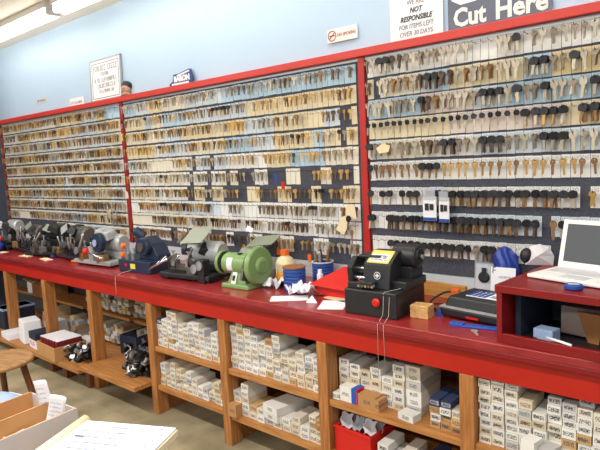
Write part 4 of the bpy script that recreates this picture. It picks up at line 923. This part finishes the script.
for k in range(4): lm.box((-.058 + k * .024, .0, .098), (.017, .088, .002))
lm.build('label_stripes', M['blue'], r)
wm = MB(); q = random.Random(9)
for k in range(4): strokes(wm, .038, .10, -.035 + k * .02, .012, q)
wm.build('label_print', M['greyink'], r, (0, 0, .0985), (-PI / 2, 0, 0))
MB().b(-.02, .04, -.130, -.124, .018, .026).build('latch', M['redplastic'], r)
def cable(pts, rad, label, m='black', cat='cable'):
    P = [Vector(p) for p in pts]; out = []
    for i in range(len(P) - 1):
        p0, p1, p2, p3 = P[max(i - 1, 0)], P[i], P[i + 1], P[min(i + 2, len(P) - 1)]
        for k in range(6):
            t = k / 6; out.append(0.5 * ((2 * p1) + (p2 - p0) * t + (2 * p0 - 5 * p1 + 4 * p2 - p3) * t * t + (3 * p1 - p0 - 3 * p2 + p3) * t ** 3))
    out.append(P[-1]); o = MB().tube(out, rad, 8).build('cable', M[m]); tag(o, label, cat, 'cables between the black cutter and the case'); return o
cable([(4.49, -.205, .985), (4.44, -.22, .975), (4.40, -.27, .94), (4.44, -.33, .926), (4.52, -.36, .935), (4.56, -.36, .95)], .005, 'black power cable from the orange plug to the black case')
cable([(4.40, -.36, .935), (4.46, -.39, .95), (4.52, -.40, .945), (4.555, -.40, .945)], .003, 'upper thin grey cable between wooden block and black case', 'dull')
cable([(4.42, -.33, .935), (4.48, -.36, .935), (4.54, -.385, .93), (4.56, -.39, .93)], .003, 'lower thin white cable between wooden block and black case', 'paper')
cable([(4.40, -.30, .93), (4.44, -.25, .928), (4.50, -.27, .926), (4.47, -.33, .926), (4.42, -.31, .926)], .004, 'coil of black cable behind the wooden block')
o = MB().b(-.016, .016, -.010, .010, 0, .030).build('cable_tie', M['blue'], None, (4.525, -.415, CT), (0, 0, R(10))); tag(o, 'small blue clip on the thin cables', 'clip')
r = local(4.725, -.497, 12, 'blue_pouch', 'flat blue fabric strap lying in front of the black case', 'strap')
MB().b(-.10, .12, -.020, .020, 0, .008).build('strap', M['blue2'], r, bevel=.003); MB().b(-.105, -.045, -.022, .022, .008, .014).build('fold', M['blue2'], r, bevel=.003)
o = inst('key_blank', kmesh('long', M['nickel']), None, (4.742, -.545, CT + .004), (R(90), 0, R(215))); tag(o, 'single silver key lying on the counter before the blue strap', 'key')

# --- red cubby (riser) with laptop on top
RX, RY, RRZ = 4.87, -.628, -4.5
r = empty('cubby_box', (RX, RY, CT), R(RRZ), 'open-fronted red wooden cubby box on the right end of the counter', 'cubby')
H, Wd, Dp = .226, .80, .46
MB().b(0, .022, 0, Dp, 0, H - .03).build('side_panel', M['riser'], r, bevel=.002); MB().b(Wd - .022, Wd, 0, Dp, 0, H - .03).build('side_panel', M['riser'], r, bevel=.002)
MB().b(-.004, Wd + .004, -.006, Dp, H - .03, H).build('top_panel', M['riser'], r, bevel=.003); MB().b(.022, Wd - .022, 0, .02, 0, .038).build('bottom_rail', M['riser'], r, bevel=.002)
MB().b(.022, Wd - .022, .02, Dp - .012, 0, .010).build('bottom_panel', M['black'], r); MB().b(.022, Wd - .022, Dp - .012, Dp, 0, H - .03).build('back_panel', M['black'], r)
def incub(name, x, y, z=.010): # point in the cubby frame
    c, s_ = math.cos(R(RRZ)), math.sin(R(RRZ)); return (RX + x * c - y * s_, RY + x * s_ + y * c, CT + z)
def put(mb, name, m, x, y, z, rz, label, cat, bevel=0.0):
    o = mb.build(name, m, None, incub(name, x, y, z), (0, 0, R(RRZ + rz)), bevel=bevel); return tag(o, label, cat)
put(MB().box((0, 0, .085), (.022, .26, .165), 0), 'binder', M['darkbin'], .050, .22, .010, -3, 'dark blue binder standing at the left inside the red cubby', 'binder', .002)
put(MB().box((0, 0, .08), (.20, .02, .155), 0), 'binder', M['darkbin'], .125, .38, .010, 2, 'dark panel standing at the back of the red cubby', 'panel', .002)
put(MB().box((0, 0, .008), (.03, .004, .016)), 'white_switch', M['pinkgrey'], .150, .295, .095, 0, 'small grey switch on the dark panel in the cubby', 'switch') if False else None
put(MB().box((0, 0, .024), (.075, .06, .048)), 'blue_carton', M['bluesheet'], .150, .10, .010, -5, 'light blue small carton inside the red cubby', 'box', .002)
put(MB().box((0, 0, .06), (.20, .14, .11)), 'grey_carton', mat('mauve_carton', (150, 134, 128), .7), .265, .27, .010, -4, 'grey-mauve carton at the back of the red cubby', 'box', .002)
put(MB().prism([(-.05, 0, .11), (.05, 0, .11), (.03, 0, .0), (-.01, 0, 0)], (0, .006, 0)), 'card_piece', M['kraft2'], .285, .16, .010, -10, 'brown cardboard piece leaning inside the red cubby', 'cardboard')
put(MB().tube([(-.05, .01, .006), (0, 0, .008), (.055, -.004, .006)], .005, 8), 'white_pen', M['paper'], .225, .012, .038, -12, 'white pen lying at the cubby opening', 'pen')
put(MB().cyl((0, 0, 0), (0, 0, .014), .022, n=20), 'rubber_puck', M['black'], .105, .06, .010, 0, 'round black rubber puck on the cubby floor', 'puck')
cable([incub('', .38, .08, .016), incub('', .44, .10, .02), incub('', .40, .14, .018), incub('', .50, .12, .02), incub('', .46, .07, .016)], .004, 'black cable heaped at the right inside the red cubby')
# laptop
lx, ly = 4.953, -.475
ld = R(-15)
r = empty('laptop', incub('', .045, .165, H), ld, 'white open laptop with dark grey screen on the red cubby', 'laptop')
bs = MB().prism([(0, 0, .004), (.34, 0, .004), (.34, .215, .004), (0, .215, .004)], (0, 0, .014)).build('keyboard_base', M['white'], r, bevel=.004)
MB().b(.025, .315, .095, .200, .018, .0195).build('keyboard', M['pinkgrey'], r); MB().b(.12, .22, .020, .080, .018, .0190).build('touchpad', M['pinkgrey'], r)
sc = bpy.data.objects.new('screen_lid', MB().b(0, .34, 0, .010, 0, .196).mesh('screen_lid', M['white'])); COL.objects.link(sc); sc.parent = r; sc.location = (0, .208, .018); sc.rotation_euler = (R(-14), 0, 0)
md = sc.modifiers.new('Bevel', 'BEVEL'); md.width = .004; md.segments = 2
d_ = MB().b(.022, .318, -.0015, .0, .024, .178).build('display', M['screen'], sc)
MB().b(.16, .18, -.001, .0, .184, .190).build('webcam', M['black'], sc)
MB().cyl((.03, .211, .016), (.10, .211, .016), .007, n=12).build('hinge', M['white'], r)
r = empty('blue_tin', incub('', .255, .075, H), 0, 'round blue tin lid lying at the front edge on the red cubby', 'tin')
MB().lathe([(0, 0), (.028, 0), (.032, .004), (.032, .014), (.029, .018), (0, .018)], (0, 0, 0), (0, 0, 1), 28).build('lid', M['blue'], r)
MB().box((0, 0, .0185), (.036, .010, .001), 0, (0, 0, R(20))).build('logo_stripe', M['paper'], r)
# packages behind
r = empty('blister_pack', (4.575, -.055, CT + .005), R(0), 'clear pack with dark key fob leaning on the wall behind the case', 'packet')
r.rotation_euler = (R(-6), 0, R(6)); MB().b(-.042, .042, -.002, .002, .02, .175).build('backing_card', M['paper'], r); MB().b(-.048, .048, -.012, .006, 0, .265).build('clear_bag', M['clear'], r, bevel=.003)
MB().lathe([(0, 0), (.025, 0), (.028, .003), (.028, .009), (.02, .012), (0, .012)], (0, -.005, .11), (0, -1, .11), 20).box((0, -.011, .14), (.022, .012, .03)).build('key_fob', M['keyplastic'], r)
r = empty('shipping_bag', (4.692, -.085, CT + .03), 0, 'blue plastic bag with white label sheet behind the red cubby', 'bag'); r.rotation_euler = (R(-6), 0, R(4))
def bagf(u, v): return (-.060 + .120 * u + .006 * math.sin(12 * v), -.03 * math.sin(PI * u) * (.4 + .6 * math.sin(PI * min(1, v * .9))) + .006 * math.sin(17 * u + 9 * v), .25 * v - .045 * abs(u - .5) ** 1.5 * 3 * v)
MB().grid(bagf, 16, 16).build('bag_body', M['bluebag'], r, solid=.003); MB().b(-.057, .057, -.042, -.040, .03, .150).build('label_sheet', M['paper'], r)
q = random.Random(2)
for a in ((-.01, .05, .05, .018), (-.05, -.02, .12, .03), (-.02, .05, .10, .009)):
    wm = MB(); strokes(wm, a[0], a[1], a[2], a[3], q); wm.build('label_print', M['greyink'], r, (0, -.0425, 0))
mb = MB(); P = [(-.065, 0, 0), (.06, 0, 0), (.065, .0, .05), (.045, 0, .095), (.0, 0, .115), (-.045, 0, .10), (-.06, 0, .05)]
mb.prism(P, (0, .02, 0)); c_ = len(mb.v); mb.v += [(-.01, -.035, .045), (.02, -.028, .07)]
n_ = len(P)
mb.f[0] = [0, 1, c_]; mb.f += [[1, 2, c_], [2, c_ + 1, c_], [2, 3, c_ + 1], [3, 4, c_ + 1], [4, 5, c_ + 1], [5, c_, c_ + 1], [5, 6, c_], [6, 0, c_]]; mb.m += [0] * 8; mb.sm += [False] * 8
o = mb.build('pale_packet', M['pinkgrey'], None, (4.885, -.19, CT + H), (R(-14), 0, R(18))); o.scale = (.9, .9, .8); tag(o, 'pale crinkled packet leaning behind the laptop on the cubby', 'packet')
o = MB().sphere((0, 0, .045), .045, 0, 16, 10, (.8, .8, 1)).build('black_ball', M['black'], None, (4.815, -.14, CT + .13)); o.location = (4.83, -.19, CT + H); o.scale = (.8, .8, .8); tag(o, 'round black item between the blue bag and the pale packet', 'cap')
for k in range(3):
    o = inst('transponder_key', kmesh('head', M['keyplastic']), None, (4.80 + .03 * k, -.095, 1.19 + .01 * k), (0, R(10 * k - 8), 0)); tag(o, 'black key head hung behind the blue bag, %s from the bag' % nth(k + 1), 'key', 'key heads behind the blue bag'); o.scale = (1.1, 1, 1.3)

# ------------------------------------------------------------------ foreground: service table, stool
tb = empty('service_table', (3.6, -2.6, 0), 0, 'wooden service table in the near left corner under the open carton', 'table')
MB().b(-.10, .905, -.55, .590, .870, .900).build('tabletop', M['stool'], tb, bevel=.004)
for x in (-.08, .80):
    for y in (-.5, .50): MB().b(x, x + .05, y, y + .05, 0, .870).build('leg', M['legwood'], tb)
# writing pad on a flat white carton
TZ = .90
pr = math.atan2(.097, .197)
o = MB().b(-.195, .100, -.27, .02, 0, .063).build('flat_carton', M['whiteboard'], None, (4.485, -2.007, TZ), (0, 0, pr), bevel=.002); tag(o, 'flat white carton lying under the receipt pad', 'box')
r = empty('receipt_book', (4.485, -2.007, TZ + .064), pr, 'thick white receipt pad with rolled cream binding on the near table', 'pad')
MB().b(-.158, .113, -.25, .083, 0, .018).build('pad_block', M['cream'], r, bevel=.002)
MB().b(-.152, .110, -.248, .079, .018, .0245).build('top_sheets', M['paper'], r)
MB().tube([(-.164, -.16, .017), (-.164, .092, .017)], .016, 12).build('binding', mat('cream_binding', (238, 216, 176), .6), r)
q = random.Random(8); IK = mat('form_ink', (176, 182, 200), .7)
wm = MB()
for k in range(9): strokes(wm, -.13, .0 + q.uniform(0, .02), .05 - k * .028, .006, q)
wm.build('form_print', IK, r, (0, 0, .0250), (-PI / 2, 0, 0))
wm = MB()
for k in range(8): strokes(wm, .075, .100, .06 - k * .03, .008, q)
wm.build('form_column', IK, r, (0, 0, .0250), (-PI / 2, 0, 0))
wm = MB(); strokes(wm, -.125, -.10, -.01, .010, q); wm.build('form_heading', M['signblue'], r, (0, 0, .0252), (-PI / 2, 0, 0))
# open carton with brown inside
r = empty('open_carton', (4.009, -2.016, TZ), R(-84), 'open white carton with brown inner walls on the table corner', 'box')
Lc, hh, Wc = .42, .100, .226
for nm, y0, hz in (('far_wall', .0, hh), ('divider', .118, hh), ('near_wall', Wc - .004, hh - .002)):
    MB().b(0, Lc, y0, y0 + .004, .004, hz).build(nm, M['kraft'], r)
    if nm == 'near_wall': MB().b(0, Lc, y0 + .004, y0 + .006, .0, hz).build('outer_face', M['whiteboard'], r)
MB().b(-.004, 0, 0, Wc + .002, 0, hh - .004).build('end_wall', M['whiteboard'], r); MB().b(0, Lc, 0, Wc, 0, .004).build('bottom', M['kraft'], r)
for i, (x, y, w, h, rx, rz, lb) in enumerate(((4.130, -2.022, .036, .135, -4, 42, 'tall curled white receipt standing in the open carton'), (4.195, -2.047, .044, .115, 16, 46, 'white receipt leaning right out of the open carton'))):
    o = MB().grid(lambda u, v, w=w, h=h: (-w / 2 + w * u, .008 * math.sin(2.5 * v) + .004 * math.sin(PI * u), h * v), 4, 8).build('receipt', M['paper'], None, (x, y, TZ + .035), (R(8), R(rx), R(rz)), solid=.001)
    tag(o, lb, 'receipt', 'receipts in the open carton'); wm = MB(); q = random.Random(i)
    for k in range(4): strokes(wm, -w * .35, w * .35, h * .5 + k * h * .11, h * .035, q)
    wm.build('receipt_print', M['bluesheet'], o, (0, -.004, 0))
crumple(4.185, -2.10, .06, .12, .03, 5, 'white crumpled slip lying in the front half of the open carton', z=TZ + .03)
# stool
r = empty('wooden_stool', (1.825, -1.335, 0), R(20), 'round light wooden stool in the left foreground', 'stool')
MB().lathe([(0, 0), (.205, 0), (.226, .008), (.230, .016), (.228, .026), (.218, .032), (0, .032)], (0, 0, .42), (0, 0, 1), 48).build('seat', M['stool'], r)
for k in range(4):
    a = PI / 4 + k * PI / 2 + R(-5); MB().cyl((.23 * math.cos(a), .23 * math.sin(a), 0), (.15 * math.cos(a), .15 * math.sin(a), .422), .018, .022, 14).build('leg', M['legwood'], r)
# papers on a low side table between stool and carton
r = empty('side_table', (2.84, -1.62, 0), R(5), 'low wooden side table behind the open carton', 'table')
MB().b(-.40, .10, -.30, .02, .50, .525).build('tabletop', M['legwood'], r, bevel=.003)
for x in (-.38, .05):
    for y in (-.28, -.03): MB().b(x, x + .04, y, y + .04, 0, .50).build('leg', M['legwood'], r)
o = MB().b(-.20, .19, -.14, .10, 0, .004).build('paper_sheet', M['paper'], None, (2.90, -1.64, .525), (0, 0, R(12))); tag(o, 'white paper stack on the low side table', 'paper')
o = MB().grid(lambda u, v: (-.16 + .30 * u, -.12 + .20 * v, .006 + .05 * math.sin(PI * u) * math.sin(PI * v)), 12, 10).build('blue_folder', M['bluesheet'], None, (2.82, -1.66, .531), (0, 0, R(15)), solid=.002); tag(o, 'pale blue plastic sleeve bulging on the white papers', 'folder')

# ------------------------------------------------------------------ light
def area(x, y, z, sx, sy, e, c=(1, .97, .92), rot=(0, 0, 0)):
    l = bpy.data.lights.new('unseen_fill_lamp', 'AREA'); l.shape = 'RECTANGLE'; l.size = sx; l.size_y = sy; l.energy = e; l.color = c
    o = bpy.data.objects.new('unseen_fill_lamp', l); COL.objects.link(o); o.location = (x, y, z); o.rotation_euler = rot; return o
for y, e in ((-2.4, 55), (-4.6, 60)):
    for x in (.4, 3.0, 5.6): area(x, y, 2.95, 2.3, .15, e)  # unseen area lamps added to light the room, no fixtures modelled
w = bpy.data.worlds.new('shop_daylight'); scene.world = w; w.use_nodes = True
bg = w.node_tree.nodes['Background']; bg.inputs[0].default_value = (1, .98, .95, 1); bg.inputs[1].default_value = 0.62

# ------------------------------------------------------------------ camera
cam = bpy.data.cameras.new('camera'); co = bpy.data.objects.new('camera', cam); COL.objects.link(co)
r_, u_, f_ = Vector((0.7537153, 0.65543884, -0.04809546)), Vector((-0.03892401, 0.11757434, 0.99230096)), Vector((-0.65604738, 0.74604035, -0.11412989))
mw = Matrix((( r_.x, u_.x, -f_.x, 5.7201), (r_.y, u_.y, -f_.y, -2.7036), (r_.z, u_.z, -f_.z, 1.6519), (0, 0, 0, 1)))
co.matrix_world = mw; cam.sensor_width = 36; cam.lens = 570.2 / 600 * 36; cam.clip_start = .05
scene.camera = co
vs = scene.view_settings
vs.view_transform = 'Standard'; vs.look = 'None'; vs.gamma = 1; vs.use_curve_mapping = False; vs.exposure = 0.0
